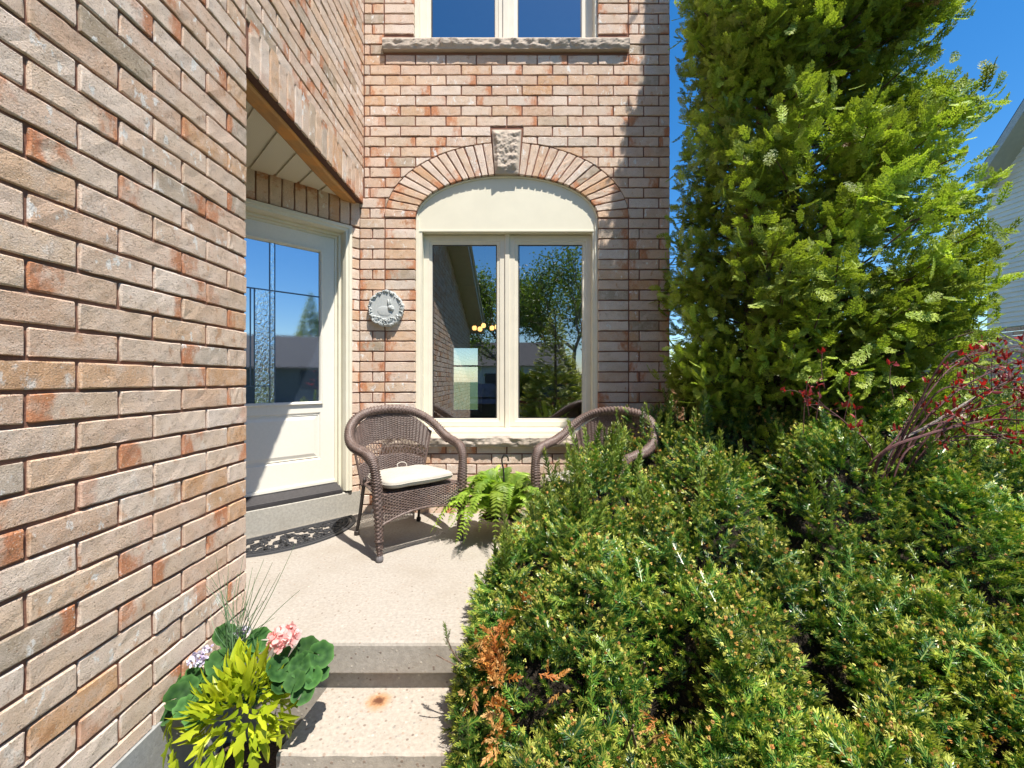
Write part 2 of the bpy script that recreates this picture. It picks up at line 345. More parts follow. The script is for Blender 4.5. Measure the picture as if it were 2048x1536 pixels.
# ------------------------------------------------------------------ brickwork
CC, LL, J = 0.0819, 0.2436, 0.0105
class Bricks:
    def __init__(s): s.V = []; s.F = []; s.uv = []; s.rn = []; s.b = 0
    def quads(s, O, U, N, C, nu=8, nv=3, depth=0.02, swap=False, bot=None, bev=0.0032, rough=1.0):
        """C (n,4,2): corners (a0,z0),(a1,z0),(a1,z1),(a0,z1) in wall coordinates; swap=True when the brick stands on end."""
        C = np.asarray(C, float); n = len(C)
        if n == 0: return s
        O = np.array(O, float); U = np.array(U, float); N = np.array(N, float); Wv = np.array([0, 0, 1.0])
        wu = np.linalg.norm(C[:, 1] - C[:, 0], axis=1); wv = np.linalg.norm(C[:, 3] - C[:, 0], axis=1)
        eu = np.minimum(bev / np.maximum(wu, 1e-4), 0.3); ev = np.minimum(bev / np.maximum(wv, 1e-4), 0.3)
        S = np.linspace(0, 1, nu - 1)[None] * (1 - 2 * eu[:, None]) + eu[:, None]; S = np.concatenate([np.zeros((n, 1)), S, np.ones((n, 1))], 1)
        T = np.linspace(0, 1, nv - 1)[None] * (1 - 2 * ev[:, None]) + ev[:, None]; T = np.concatenate([np.zeros((n, 1)), T, np.ones((n, 1))], 1)
        s_, t_ = S[:, :, None], T[:, None, :]
        P = ((1 - s_) * (1 - t_))[..., None] * C[:, 0][:, None, None] + (s_ * (1 - t_))[..., None] * C[:, 1][:, None, None] + (s_ * t_)[..., None] * C[:, 2][:, None, None] + ((1 - s_) * t_)[..., None] * C[:, 3][:, None, None]
        if bot is not None:
            for q in range(n):
                zb = np.maximum(C[q, 0, 1], bot(P[q, :, 0, 0])); zb = np.minimum(zb, C[q, 2, 1] - 0.001)
                P[q, :, :, 1] = zb[:, None] + T[q][None, :] * (C[q, 2, 1] - zb)[:, None]
        Pd = np.zeros((n, nu + 1, nv + 1))
        Pd += rng.normal(0, 0.0007, Pd.shape) * rough + rng.normal(0, 0.0012, (n, 1, 1)) * rough
        rim = np.zeros((nu + 1, nv + 1), bool); rim[0] = rim[-1] = True; rim[:, 0] = rim[:, -1] = True
        Pd[:, rim] -= bev * 0.8
        P = P + rng.normal(0, 0.0009, P.shape) * rough
        cen = P.mean((1, 2), keepdims=True)
        for i in (0, -1):
            for j in (0, -1): P[:, i, j] += (cen[:, 0, 0] - P[:, i, j]) * (0.0035 / np.maximum(wu, 0.02))[:, None]
        X = O + P[..., 0:1] * U + P[..., 1:2] * Wv + Pd[..., None] * N
        m = (nu + 1) * (nv + 1)
        # skirt
        ring = [(i, 0) for i in range(nu)] + [(nu, j) for j in range(nv)] + [(i, nv) for i in range(nu, 0, -1)] + [(0, j) for j in range(nv, 0, -1)]
        ri = np.array([i for i, j in ring]); rj = np.array([j for i, j in ring]); k = len(ring)
        Sk = X[:, ri, rj] - N * depth
        V = np.concatenate([X.reshape(n, m, 3), Sk], 1)
        i, j = np.meshgrid(np.arange(nu), np.arange(nv), indexing='ij')
        f1 = np.stack([i * (nv + 1) + j, (i + 1) * (nv + 1) + j, (i + 1) * (nv + 1) + j + 1, i * (nv + 1) + j + 1], -1).reshape(-1, 4)
        a = ri * (nv + 1) + rj; a2 = np.roll(a, -1); q = np.arange(k); q2 = (q + 1) % k
        f2 = np.stack([a2, a, m + q, m + q2], -1)
        f = np.concatenate([f1, f2]); tot = m + k
        if np.dot(np.cross(U, Wv), N) < 0: f = f[:, ::-1]
        s.F.append((f[None] + (np.arange(n) * tot)[:, None, None]).reshape(-1, 4) + s.b)
        uu = np.broadcast_to(S[:, :, None], (n, nu + 1, nv + 1)); vv = np.broadcast_to(T[:, None, :], (n, nu + 1, nv + 1))
        if swap: uu, vv = vv, uu
        uvw = np.stack([uu, vv, np.zeros_like(uu)], -1); flip = rng.random(n) < 0.5
        uvw = uvw.copy(); uvw[flip, :, :, 0] = 1 - uvw[flip, :, :, 0]
        uvf = np.concatenate([uvw.reshape(n, m, 3), uvw[:, ri, rj]], 1)
        rn = np.repeat(rng.random((n, 1, 3)), tot, 1)
        s.V.append(V.reshape(-1, 3)); s.uv.append(uvf.reshape(-1, 3)); s.rn.append(rn.reshape(-1, 3)); s.b += n * tot
        return s
    def rects(s, O, U, N, R, **k):
        R = np.asarray(R, float)
        if len(R) == 0: return s
        C = np.stack([R[:, [0, 2]], R[:, [1, 2]], R[:, [1, 3]], R[:, [0, 3]]], 1)
        return s.quads(O, U, N, C, **k)
    def make(s, name, parent, extra=None):
        V = np.concatenate(s.V); Fc = np.concatenate(s.F); uv = np.concatenate(s.uv); rn = np.concatenate(s.rn); mi = np.zeros(len(Fc), int)
        if extra:                        # mortar backing quads in the same mesh
            e = np.array(extra.f) ; ev = np.array(extra.v)
            Fc = np.concatenate([Fc, e + len(V)]); V = np.concatenate([V, ev]); z = np.zeros((len(ev), 3)); uv = np.concatenate([uv, z]); rn = np.concatenate([rn, z])
            mi = np.concatenate([mi, np.ones(len(e), int)])
        return M(name, V, Fc, None, parent, mats=[MB, MM], mi=mi, attrs={'buv': uv, 'brn': rn})
def row(x0, x1, z0, anchor, cuts=(), minw=0.03):
    """running-bond bricks of one course between x0 and x1; anchor = position of a joint"""
    out = []; spans = [(x0, x1)]
    for a, b in cuts:
        new = []
        for p, q in spans:
            if b <= p or a >= q: new.append((p, q)); continue
            if a > p: new.append((p, a))
            if b < q: new.append((b, q))
        spans = new
    for p, q in spans:
        k = math.floor((p - anchor) / LL); x = anchor + k * LL
        while x < q:
            a, b = max(x, p), min(x + LL, q)
            if b - a > minw: out.append((a + (J / 2 if a > x0 + 1e-6 else 0), b - (J / 2 if b < x1 - 1e-6 else 0), z0 + J / 2, z0 + CC - J / 2))
            x += LL
    return out
house = thing('brick_house', 'pinkish beige brick house with arched cream window, recessed cream door and garage wall', 'house', (-1.184, D, 0))
XL = -1.184; YC = 1.884; XR = 1.262; ZTOP = 5.9; HB = 2.474
XC = -0.042; HW = 0.734; ZS = 2.362; RI = 0.350; HO = 0.976; RO = 0.600
ZG = -0.42
PHF = 0.0639; PHL = 0.052
# ---- front wall
fw = Bricks(); O = (0, D, 0); U = (1, 0, 0); N = (0, -1, 0)
ell = lambda x: ZS + RO * np.sqrt(np.clip(1 - ((np.asarray(x) - XC) / HO) ** 2, 0, 1)) + J * 0.9
R = []; Rq = []; cutb = []
UW0, UW1 = -0.788, 0.692         # upper window opening
USB, UST = 3.686, 3.792          # upper sill
k0 = int((-0.5 - PHF) / CC) - 1
for k in range(k0, int((ZTOP - PHF) / CC)):
    z0 = PHF + k * CC; z1 = z0 + CC; zm = (z0 + z1) / 2
    par = k % 2; anc = -1.016 + (0.0 if par else 0.5 * LL)
    xl = -1.216 if zm < HB + 0.05 else XL + 0.004
    def strips(qa, qb):
        if par: ls = [(-1.216 if xl < -1.2 else xl, qa - J / 2)]
        else:
            mid = (-1.216 + qa) / 2; ls = [(xl, mid - J / 2), (mid + J / 2, qa - J / 2)]
        rs = [(qb + J / 2, qb + LL - J / 2), (qb + LL + J / 2, XR)] if par else [(qb + J / 2, qb + 0.08), (qb + 0.08 + J, XR)]
        return [(a, b, z0 + J / 2, z1 - J / 2) for a, b in ls + rs]
    if 0.545 < zm < ZS - 0.02:
        R += strips(-1.018, 0.934)
        Rq += [(-1.018 + J / 2, -0.776, z0 + J / 2, z1 - J / 2), (0.692, 0.934 - J / 2, z0 + J / 2, z1 - J / 2)]
    elif ZS - 0.02 <= zm < ZS + RO + 0.06:
        zz = min(max((z1 - J / 2 - ZS - J) / RO, 0), 1); xa = HO * sqrt(1 - zz * zz)
        if z1 > ZS + RO + J: xa = 0.0
        kx = 0.094 + (zm - 2.71) / 0.35 * 0.024 + J
        if xa < 0.02: rr = row(xl, XR, z0, anc, cuts=[(XC - kx, XC + kx)])
        else: rr = row(xl, XR, z0, anc, cuts=[(XC - max(xa - 0.004, kx), XC + max(xa - 0.004, kx))], minw=0.02)
        for q in rr:
            if q[0] > XC - HO - 0.02 and q[1] < XC + HO + 0.02 or (q[1] > XC - HO and q[0] < XC + HO):
                cutb.append(q)
            else: R.append(q)
    elif USB - 0.02 < zm < UST + 0.0:
        R += row(xl, XR, z0, anc, cuts=[(-1.024, 0.930)])
    elif zm >= UST:
        R += strips(-1.024, 0.930)
        Rq += [(-1.024 + J / 2, UW0, z0 + J / 2, z1 - J / 2), (UW1, 0.930 - J / 2, z0 + J / 2, z1 - J / 2)]
    elif ZS + RO + 0.06 <= zm < 3.075:
        kx = 0.094 + (zm - 2.71) / 0.35 * 0.024 + J
        R += row(xl, XR, z0, anc, cuts=[(XC - kx, XC + kx)])
    else:
        R += row(xl, XR, z0, anc)
R = [q for q in R if q[1] - q[0] > 0.012]
# arch-cut bricks: bricks may wrap past the ellipse ends, clip their x range
def cutfix(q):
    a, b, z0, z1 = q; return q
fw.rects(O, U, N, R, nu=7, nv=3)
fw.rects(O, U, N, Rq, nu=7, nv=3, depth=0.085)
cb = np.array(cutb); Cq = np.stack([cb[:, [0, 2]], cb[:, [1, 2]], cb[:, [1, 3]], cb[:, [0, 3]]], 1)
fw.quads(O, U, N, Cq, nu=12, nv=3, bot=lambda x: np.where(np.abs(x - XC) < HO, ell(x), -9))
# backing (mortar) of the front wall, with the openings left free
mo = G(); yb = D + 0.0075
def sheet(x0, x1, z0, z1, y=yb): mo.add([(x0, y, z0), (x1, y, z0), (x1, y, z1), (x0, y, z1)], [(0, 1, 2, 3)])
xs = [-1.216] + list(np.linspace(XC - HW, XC + HW, 49)) + [XR]
sheet(-1.216, XC - HW, -0.5, ZTOP) ; sheet(XC + HW, XR, -0.5, ZTOP)
mo.v = []; mo.f = []
sheet(-1.216, UW0, -0.5, ZTOP); sheet(UW1, XR, -0.5, ZTOP)
sheet(UW0, UW1, 3.2, 3.72); sheet(UW0, UW1, 5.4, ZTOP)
ex = np.concatenate([[UW0], np.linspace(XC - HW, XC + HW, 61), [UW1]])
for a, b in zip(ex[:-1], ex[1:]):
    za = ZS + RI * sqrt(max(0, 1 - ((a - XC) / HW) ** 2)) if abs(a - XC) <= HW else ZS
    zb = ZS + RI * sqrt(max(0, 1 - ((b - XC) / HW) ** 2)) if abs(b - XC) <= HW else ZS
    mo.add([(a, yb, za), (b, yb, zb), (b, yb, 3.2), (a, yb, 3.2)], [(0, 1, 2, 3)])
sheet(UW0, UW1, -0.5, 0.56)
fw.make('wall', house, mo)
# ---- brick arch over the window
ar = Bricks()
def earc(a, b, x0, n):             # points on the quarter ellipse from the springing (t=pi) up to x offset -x0, equal arc length
    t = np.linspace(pi, pi - math.acos(x0 / a) if x0 < a else pi, 2)
    t1 = math.acos(-x0 / a); tt = np.linspace(pi, t1, 400); P = np.stack([a * np.cos(tt), b * np.sin(tt)], 1)
    s = np.concatenate([[0], np.cumsum(np.linalg.norm(np.diff(P, axis=0), axis=1))]); q = np.linspace(0, s[-1], n + 1)
    return np.stack([np.interp(q, s, P[:, 0]), np.interp(q, s, P[:, 1])], 1)
nv_ = 15
pi_ = earc(HW, RI, 0.097, nv_); po_ = earc(HO, RO, 0.117, nv_)
vs = []
for i in range(nv_):
    def pt(P, q, f): return P[q] * (1 - f) + P[q + 1] * f
    fi = 0.5 * J * 0.9 / np.linalg.norm(pi_[i + 1] - pi_[i]); fo = 0.5 * J * 1.1 / np.linalg.norm(po_[i + 1] - po_[i])
    a, b = pt(pi_, i, fi), pt(pi_, i, 1 - fi); c, d = pt(po_, i, 1 - fo), pt(po_, i, fo)
    q = np.array([a, d, c, b])     # a->d radial (long), then c, b
    L = q.copy(); L[:, 0] += XC; L[:, 1] += ZS
    vs.append(L)
    Rr = q.copy(); Rr[:, 0] = XC - Rr[:, 0]; Rr[:, 1] += ZS; vs.append(Rr[[0, 1, 2, 3]])
la = np.array(vs[0::2]); ra = np.array(vs[1::2])
ar.quads(O, U, N, la[:, [0, 3, 2, 1]], nu=4, nv=8, depth=0.085, swap=True)
ar.make('brick_arch', house); ar = Bricks()
ar.quads(O, U, N, ra[:, [3, 0, 1, 2]], nu=4, nv=8, depth=0.085, swap=True)
ar.make('brick_arch', house)
# ---- garage wall (plane x = XL, faces +x) and the wall above the porch opening
lw = Bricks(); O2 = (XL, 0, 0); U2 = (0, 1, 0); N2 = (1, 0, 0)
zr = lambda y: 3.9 - 0.24 * (0.3 - y) - 0.15
Rf = []; Rc = []; Rcor = []
for k in range(int((-0.08 - PHL) / CC), int((ZTOP - PHL) / CC)):
    z0 = PHL + k * CC; zm = z0 + CC / 2; par = k % 2
    if z0 < -0.09: continue
    if k == -1 or z0 - CC < -0.09:
        for q in row(-4.9, YC, z0 - CC, YC - (LL / 2 if par == 0 else 0)): Rc.append((q[0], q[1], -0.083, q[3]))
    anc = YC - (0 if par == 0 else LL / 2)
    if zm < 2.70: y1 = YC
    else: y1 = D - 0.004
    for q in row(-4.9, y1, z0, anc + (0 if zm < 2.70 else 0)):
        ym = (q[0] + q[1]) / 2
        if ym < 0.3 and zm > zr(ym): continue
        (Rf if ym > 0.55 else Rc).append(q)
lw.rects(O2, U2, N2, [q for q in Rf if q[1] < YC - 0.3 or q[2] > 2.6], nu=8, nv=4)
lw.rects(O2, U2, N2, [q for q in Rf if not (q[1] < YC - 0.3 or q[2] > 2.6)], nu=8, nv=4, depth=0.09)
lw.rects(O2, U2, N2, Rc, nu=3, nv=3)
sol = []
ysl = YC + 0.022
while ysl < D - 0.03:
    sol.append((ysl + J / 2, min(ysl + CC * 0.985, D - 0.004) - J / 2, HB, 2.70)); ysl += CC * 0.985
lw.rects(O2, U2, N2, sol, nu=3, nv=8, depth=0.06, swap=True)
ml = G(); xb = XL - 0.0075
def sheety(y0, y1, z0, z1, x=xb): ml.add([(x, y0, z0), (x, y1, z0), (x, y1, z1), (x, y0, z1)], [(0, 1, 2, 3)])
sheety(-4.9, YC - 0.004, -0.10, 2.47)
ml.add([(xb, -4.9, 2.47), (xb, 0.3, 2.47), (xb, 0.3, 3.75), (xb, -4.9, 2.5)], [(0, 1, 2, 3)])
sheety(0.3, D + 0.01, 2.47 + 0.004, ZTOP)
ml.add([(xb, 0.3, 2.468), (xb, YC - 0.004, 2.468), (xb, YC - 0.004, 2.476), (xb, 0.3, 2.476)], [(0, 1, 2, 3)])
# end of the garage wall at the porch opening, underside of the soldier course
ml.add([(xb, YC - 0.004, -0.1), (-3.2, YC - 0.004, -0.1), (-3.2, YC - 0.004, 2.476), (xb, YC - 0.004, 2.476)], [(0, 1, 2, 3)])
ml.add([(xb, YC + 0.006, HB + 0.003), (xb, D, HB + 0.003), (xb - 0.05, D, HB + 0.003), (xb - 0.05, YC + 0.006, HB + 0.003)], [(0, 1, 2, 3)])
lw.make('garage_wall', house, ml)
# garage gable return and front, seen only in reflections
g = G(); g.box(XL - 4.0, xb - 0.002, -4.88, -4.80, -0.42, 2.6); g.make('garage_front_wall', MM, house)
g = G(); g.box(XL - 4.0, xb - 0.004, 0.3, 0.38, 2.5, ZTOP)
g.make('garage_end_wall', MM, house)
# ---- far side of the house (plane x = XR)
sw = Bricks(); Rs = []
for k in range(int(-0.5 / CC), int((ZTOP) / CC)):
    z0 = PHF + k * CC; Rs += row(D + 0.004, D + 7.5, z0, D + (0 if k % 2 else LL / 2))
sw.rects((XR, 0, 0), U2, N2, Rs, nu=3, nv=3)
ms = G(); ms.add([(XR - 0.0075, D + 0.008, -0.5), (XR - 0.0075, D + 7.5, -0.5), (XR - 0.0075, D + 7.5, ZTOP), (XR - 0.0075, D + 0.008, ZTOP)], [(0, 1, 2, 3)])
sw.make('side_wall', house, ms)
# ---- door wall at 45 degrees
P0 = np.array([-1.216, D, 0.0]); Ud = np.array([-1, -1, 0]) / sqrt(2); Nd = np.array([1, -1, 0]) / sqrt(2)
def dw(t, n, z): return P0 + Ud * t + Nd * n + np.array([0, 0, z])
db = Bricks(); Rd = []
TW0, TW1, CTOP = 0.068, 1.09, 2.275     # casing outer edges, casing top
for k in range(0, int(CTOP / CC)):
    z0 = PHF + k * CC - 0.002
    if z0 + CC > CTOP: break
    Rd.append((0.003, TW0 - 0.002, z0 + J / 2, z0 + CC - J / 2))
    Rd += [(TW1 + 0.002, TW1 + 0.22, z0 + J / 2, z0 + CC - J / 2), (TW1 + 0.23, 2.1, z0 + J / 2, z0 + CC - J / 2)]
db.rects(P0, Ud, Nd, Rd, nu=4, nv=3, depth=0.06)
Sd = []; t_ = 0.003
while t_ < 2.1: Sd.append((t_, t_ + CC - J, CTOP + J, 2.50)); t_ += CC
db.rects(P0, Ud, Nd, Sd, nu=3, nv=7, depth=0.06, swap=True)
md = G()
for t0, t1, za, zb in ((0, TW0, -0.02, CTOP), (TW1, 2.15, -0.02, CTOP), (0, 2.15, CTOP, 2.52)):
    md.add([dw(t0, -0.008, za), dw(t1, -0.008, za), dw(t1, -0.008, zb), dw(t0, -0.008, zb)], [(0, 1, 2, 3)])
db.make('door_wall', house, md)
# ---- rock faced stone pieces
def rock(x0, x1, z0, z1, yf, seed, nx=110, nz=16, amp=0.016, key=None, slope=0.0):
    r = np.random.default_rng(seed); u = np.linspace(0, 1, nx + 1); v = np.linspace(0, 1, nz + 1); Uu, Vv = np.meshgrid(u, v, indexing='ij')
    X = x0 + (x1 - x0) * Uu; Z = z0 + (z1 - z0) * Vv
    if key is not None: cx = (x0 + x1) / 2; X = cx + (X - cx) * (key + (1 - key) * Vv)
    s1 = vnoise(X, Z, seed, 14); s2 = vnoise(X, Z, seed + 1, 34); s3 = vnoise(X, Z, seed + 2, 80)
    fr = np.abs(s1 - 0.5) * 2
    d = amp * (0.9 * fr + 0.7 * s2 + 0.35 * s3)
    if key is None: edge = np.clip(np.minimum((1 - Vv) * 5, 1), 0, 1) * np.clip(Vv * 3.0 + 0.3 - 0.5 * s1, 0.1, 1) ; d = d * edge + 0.012 * (1 - edge) * 0
    else: edge = np.clip(np.minimum(np.minimum(Uu, 1 - Uu) * 7, np.minimum(Vv, 1 - Vv) * 8), 0, 1); d = d * edge
    Y = yf - d
    gq = G(); V = np.stack([X, Y, Z], -1).reshape(-1, 3)
    nn = nz + 1
    Fc = [(i * nn + j, (i + 1) * nn + j, (i + 1) * nn + j + 1, i * nn + j + 1) for i in range(nx) for j in range(nz)]
    gq.add(V, Fc)
    yb_ = D + 0.10
    def side(idx, rev=False):
        P = [V[i] for i in idx]; Q = [(p[0], yb_, p[2] + (slope if abs(p[2] - z1) < 1e-6 else 0)) for p in P]; b = len(P)
        f = [(i, i + 1, b + i + 1, b + i) for i in range(b - 1)]
        gq.add(P + Q, [q[::-1] for q in f] if rev else f)
    side([i * nn for i in range(nx + 1)], True); side([i * nn + nz for i in range(nx + 1)])
    side(list(range(nn))); side([nx * nn + j for j in range(nn)], True)
    return gq
rock(-1.022, 0.932, 0.535, 0.622, D - 0.034, 3, slope=0.03).make('window_sill', STONE, house)
rock(-1.026, 0.932, USB + 0.004, UST - 0.012, D - 0.030, 9, slope=0.01).make('window_sill', STONE, house)
rock(XC - 0.118, XC + 0.118, 2.712, 3.062, D - 0.008, 21, nx=34, nz=44, amp=0.022, key=0.80).make('keystone', STONE, house)
# ---- windows
GLASS = glass_mat('window_glass')
def frame_ring(g, x0, x1, z0, z1, w, yf, yb_, lip=0.0, wb=None, wt=None):
    """mitred frame: outer rect, inner rect, front face with a small step"""
    wb = w if wb is None else wb; wt = w if wt is None else wt
    o = [(x0, z0), (x1, z0), (x1, z1), (x0, z1)]
    def ins(f): return [(x0 + w * f, z0 + wb * f), (x1 - w * f, z0 + wb * f), (x1 - w * f, z1 - wt * f), (x0 + w * f, z1 - wt * f)]
    prof = [(0.0, yb_), (0.0, yf + 0.003), (0.03, yf), (0.62, yf), (0.66, yf + lip), (0.93, yf + lip * 1.4), (1.0, yf + lip * 2.0 + 0.004), (1.0, yb_)]
    rings = [[(x, y, z) for x, z in ins(f)] for f, y in prof]
    b = []
    for r_ in rings: b += r_
    Fc = []
    for i in range(len(rings) - 1):
        for j in range(4): Fc.append((i * 4 + j, i * 4 + (j + 1) % 4, (i + 1) * 4 + (j + 1) % 4, (i + 1) * 4 + j))
    g.add(b, [f for f in Fc])
def window(zb, zt, x0, x1, arch, xg, sash_t, name='window'):
    pass
YP = D + 0.038; YSF = D + 0.110; YGL = D + 0.128
def X_(px, Y): return (px - 1024) * Y / F
def Z_(py, Y): return CZ - (py - 760) * Y / F
win = M('window', *[[(0, 0, 0)], []], CREAM, house) if False else None
# brickmould (frame) of the lower window
g = G()
xa, xb_, zt_ = -0.772, 0.688, Z_(463, YP + 0.004)
sx0, sx1 = X_(847, YSF - 0.02), X_(1183, YSF - 0.02)
ez = 0.665
# jamb casings, L shaped
for a, b in ((xa, sx0), (sx1, xb_)):
    g.box(min(a, b), max(a, b), YP, YSF + 0.05, ez, zt_ - 0.0)
g.box(xa, xa + 0.022, YP - 0.012, YP + 0.001, ez, ZS, 0.003); g.box(xb_ - 0.022, xb_, YP - 0.012, YP + 0.001, ez, ZS, 0.003)
# sloping sill member
g.add([(xa, YP - 0.03, ez - 0.045), (xb_, YP - 0.03, ez - 0.045), (xb_, YP - 0.03, ez - 0.012), (xa, YP - 0.03, ez - 0.012), (xa, YSF + 0.05, ez + 0.012), (xb_, YSF + 0.05, ez + 0.012), (xb_, YSF + 0.05, ez - 0.045), (xa, YSF + 0.05, ez - 0.045)],
      [(0, 1, 2, 3), (3, 2, 5, 4), (0, 3, 4, 7), (1, 6, 5, 2), (0, 7, 6, 1)])
wf = g.make('window', CREAM, house)
wf.name = 'window'
# arched capping panel
g = G(); n_ = 64
tt = np.linspace(pi, 0, n_ + 1); ax = XC + (HW - 0.004) * np.cos(tt); az = ZS - 0.004 + (RI - 0.004) * np.sin(tt)
yb2 = YSF + 0.05
V = [(x, YP, z) for x, z in zip(ax, az)] + [(x, YP, zt_) for x in ax]
g.add(V, [(i, i + 1, n_ + 2 + i, n_ + 1 + i) for i in range(n_)])
g.add([(ax[0], YP, zt_), (ax[-1], YP, zt_), (ax[-1], yb2, zt_), (ax[0], yb2, zt_)], [(0, 1, 2, 3)])
lipz = zt_ + 0.010
g.add([(ax[0], YP - 0.004, zt_ - 0.002), (ax[-1], YP - 0.004, zt_ - 0.002), (ax[-1], YP - 0.004, lipz), (ax[0], YP - 0.004, lipz), (ax[0], YP + .001, lipz + 0.003), (ax[-1], YP + .001, lipz + 0.003), (ax[0], YP + .001, zt_ - .002), (ax[-1], YP + .001, zt_ - .002)], [(0, 1, 2, 3), (3, 2, 5, 4), (0, 6, 7, 1)])
M('arch_panel', g.v, g.f, PANELC, wf)
# a narrow trim bead along the arch, and down the jambs
bead = [(XC - HW + 0.006, YP - 0.006, ez)] + [(XC - HW + 0.006, YP - 0.006, z) for z in np.linspace(ez, ZS, 6)[1:]] + [(XC + (HW - 0.007) * cos(t), YP - 0.006, ZS + (RI - 0.007) * sin(t)) for t in tt[1:-1]] + [(XC + HW - 0.006, YP - 0.006, z) for z in np.linspace(ZS, ez, 6)]
gb = G(); gb.tube(bead, 0.008, 6); M('trim_bead', gb.v, gb.f, CREAM, wf)
def sash(xl, xr, zt2, zb2, gl, gr, gt, gb_, parent):
    x0, x1 = X_(xl, YSF), X_(xr, YSF); z0, z1 = Z_(zb2, YSF), Z_(zt2, YSF)
    a0, a1, b0, b1 = X_(gl, YGL), X_(gr, YGL), Z_(gb_, YGL), Z_(gt, YGL)
    g = G(); w = ((a0 - x0) + (x1 - a1)) / 2
    frame_ring(g, x0, x1, z0, z1, w, YSF, YSF + 0.05, lip=0.006, wb=b0 - z0, wt=z1 - b1)
    # mitre lines
    for (px_, pz_, qx, qz) in ((x0, z0, a0, b0), (x1, z0, a1, b0), (x0, z1, a0, b1), (x1, z1, a1, b1)):
        pass
    M('sash', g.v, g.f, SASHC, parent)
    M('glass_pane', [(a0 - .01, YGL, b0 - .01), (a1 + .01, YGL, b0 - .01), (a1 + .01, YGL, b1 + .01), (a0 - .01, YGL, b1 + .01)], [(0, 1, 2, 3)], GLASS, parent)
    s_ = G(); e = 0.004
    for (c0, c1, d0, d1) in ((a0 - e, a0 + e, b0, b1), (a1 - e, a1 + e, b0, b1), (a0, a1, b0 - e, b0 + e), (a0, a1, b1 - e, b1 + e)): s_.box(c0, c1, YGL - 0.006, YGL + 0.002, d0, d1)
    M('glazing_seal', s_.v, s_.f, DARK, parent)
sash(847, 1011, 471, 853, 866, 993, 491, 836, wf)
sash(1018, 1183, 471, 853, 1038, 1165, 491, 836, wf)
g = G(); g.box(X_(1010, YSF), X_(1019, YSF), YSF - 0.012, YSF + 0.05, Z_(856, YSF), Z_(468, YSF), 0.002)
g.box(sx0, sx1, YSF + 0.01, YSF + 0.055, Z_(473, YSF), zt_ - 0.001)
g.box(sx0, sx1, YSF + 0.004, YSF + 0.055, ez - 0.01, Z_(852, YSF))
M('mullion', g.v, g.f, SASHC, wf)
# upper window
g = G(); zb3 = UST - 0.004; zt3 = 5.38
g.box(UW0, X_(862, YP) - 0.10, YP - 0.01, YSF + 0.05, zb3, zt3, 0.004); g.box(X_(1164, YP) + 0.10, UW1, YP - 0.01, YSF + 0.05, zb3, zt3, 0.004)
g.box(UW0, UW1, YP, YSF + 0.05, zt3, 5.42)
wu = g.make('window', CREAM, house)
sash(840, 1011, -340, 86, 864, 990, -320, 79, wu)
sash(1013, 1186, -340, 86, 1036, 1162, -320, 79, wu)
g = G(); g.box(X_(1006, YSF), X_(1016, YSF), YSF - 0.012, YSF + 0.05, zb3, 5.3, 0.002); M('mullion', g.v, g.f, SASHC, wu)
# ---- header beam, soffit
t = NT('cedar_beam'); o = t.obj((1, 0.12, 1)); f = t.noise(o, 60, 5, 0.6); gg = t.noise(t.obj(), 7, 3)
c = t.mix(f, (0.33, 0.15, 0.045), (0.62, 0.36, 0.13)); c = t.mix(t.sstep(gg, 0.45, 0.7), c, (0.66, 0.30, 0.07))
t.set(Base_Color=c, Roughness=0.6, Normal=t.bump(f, 0.3, 0.003)); WOODB = t.m
g = G()
x0_, x1_ = XL - 0.145, XL - 0.052
yy = np.linspace(YC + 0.0, D, 24); zz = HB - 0.020 + 0.006 * np.sin(yy * 6) 
V = []; 
for y, z in zip(yy, zz): V += [(x0_ - 0.012, y, HB + 0.03), (x0_, y, z + 0.008), (x0_ + 0.012, y, z), (x1_ - 0.012, y, z), (x1_, y, z + 0.008), (x1_, y, HB + 0.03)]
g.add(V, [(i * 6 + j, (i + 1) * 6 + j, (i + 1) * 6 + j + 1, i * 6 + j + 1) for i in range(23) for j in range(5)])
g.make('wooden_lintel', WOODB, house)
g = G(); g.box(XL - 0.053, XL - 0.012, YC + 0.004, D, HB - 0.003, HB + 0.002); g.make('steel_lintel', simple('lintel_steel', (0.10, 0.045, 0.03), 0.7, nsc=80), house)
# vented soffit panels running square to the door wall
t = NT('vented_soffit'); o = t.obj((1, 1, 1), (0, 0, radians(45))); 
s3 = t.n('SeparateXYZ', out=None, i0=t.n('VectorMath', _p={'operation': 'SCALE'}, i0=o, i3=100.0))
def dots(t, a, b):
    fx = t.math('ABSOLUTE', t.math('SUBTRACT', t.math('FRACT', a), 0.5)); fy = t.math('ABSOLUTE', t.math('SUBTRACT', t.math('FRACT', b), 0.5))
    return t.math('MULTIPLY', t.sstep(t.math('SUBTRACT', 0.5, fx), 0.36, 0.5), t.sstep(t.math('SUBTRACT', 0.5, fy), 0.30, 0.5))
dt = dots(t, s3.outputs[0], s3.outputs[1])
c = t.mix(t.math('MULTIPLY', dt, 0.75), (0.74, 0.69, 0.56), (0.20, 0.17, 0.12))
t.set(Base_Color=c, Roughness=0.6); SOF = t.m
g = G(); sp = 0.155; tq = -0.30; 
def sofp(t0, t1, n0, n1, z): 
    return [dw(t0, n0, z), dw(t1, n0, z), dw(t1, n1, z), dw(t0, n1, z)]
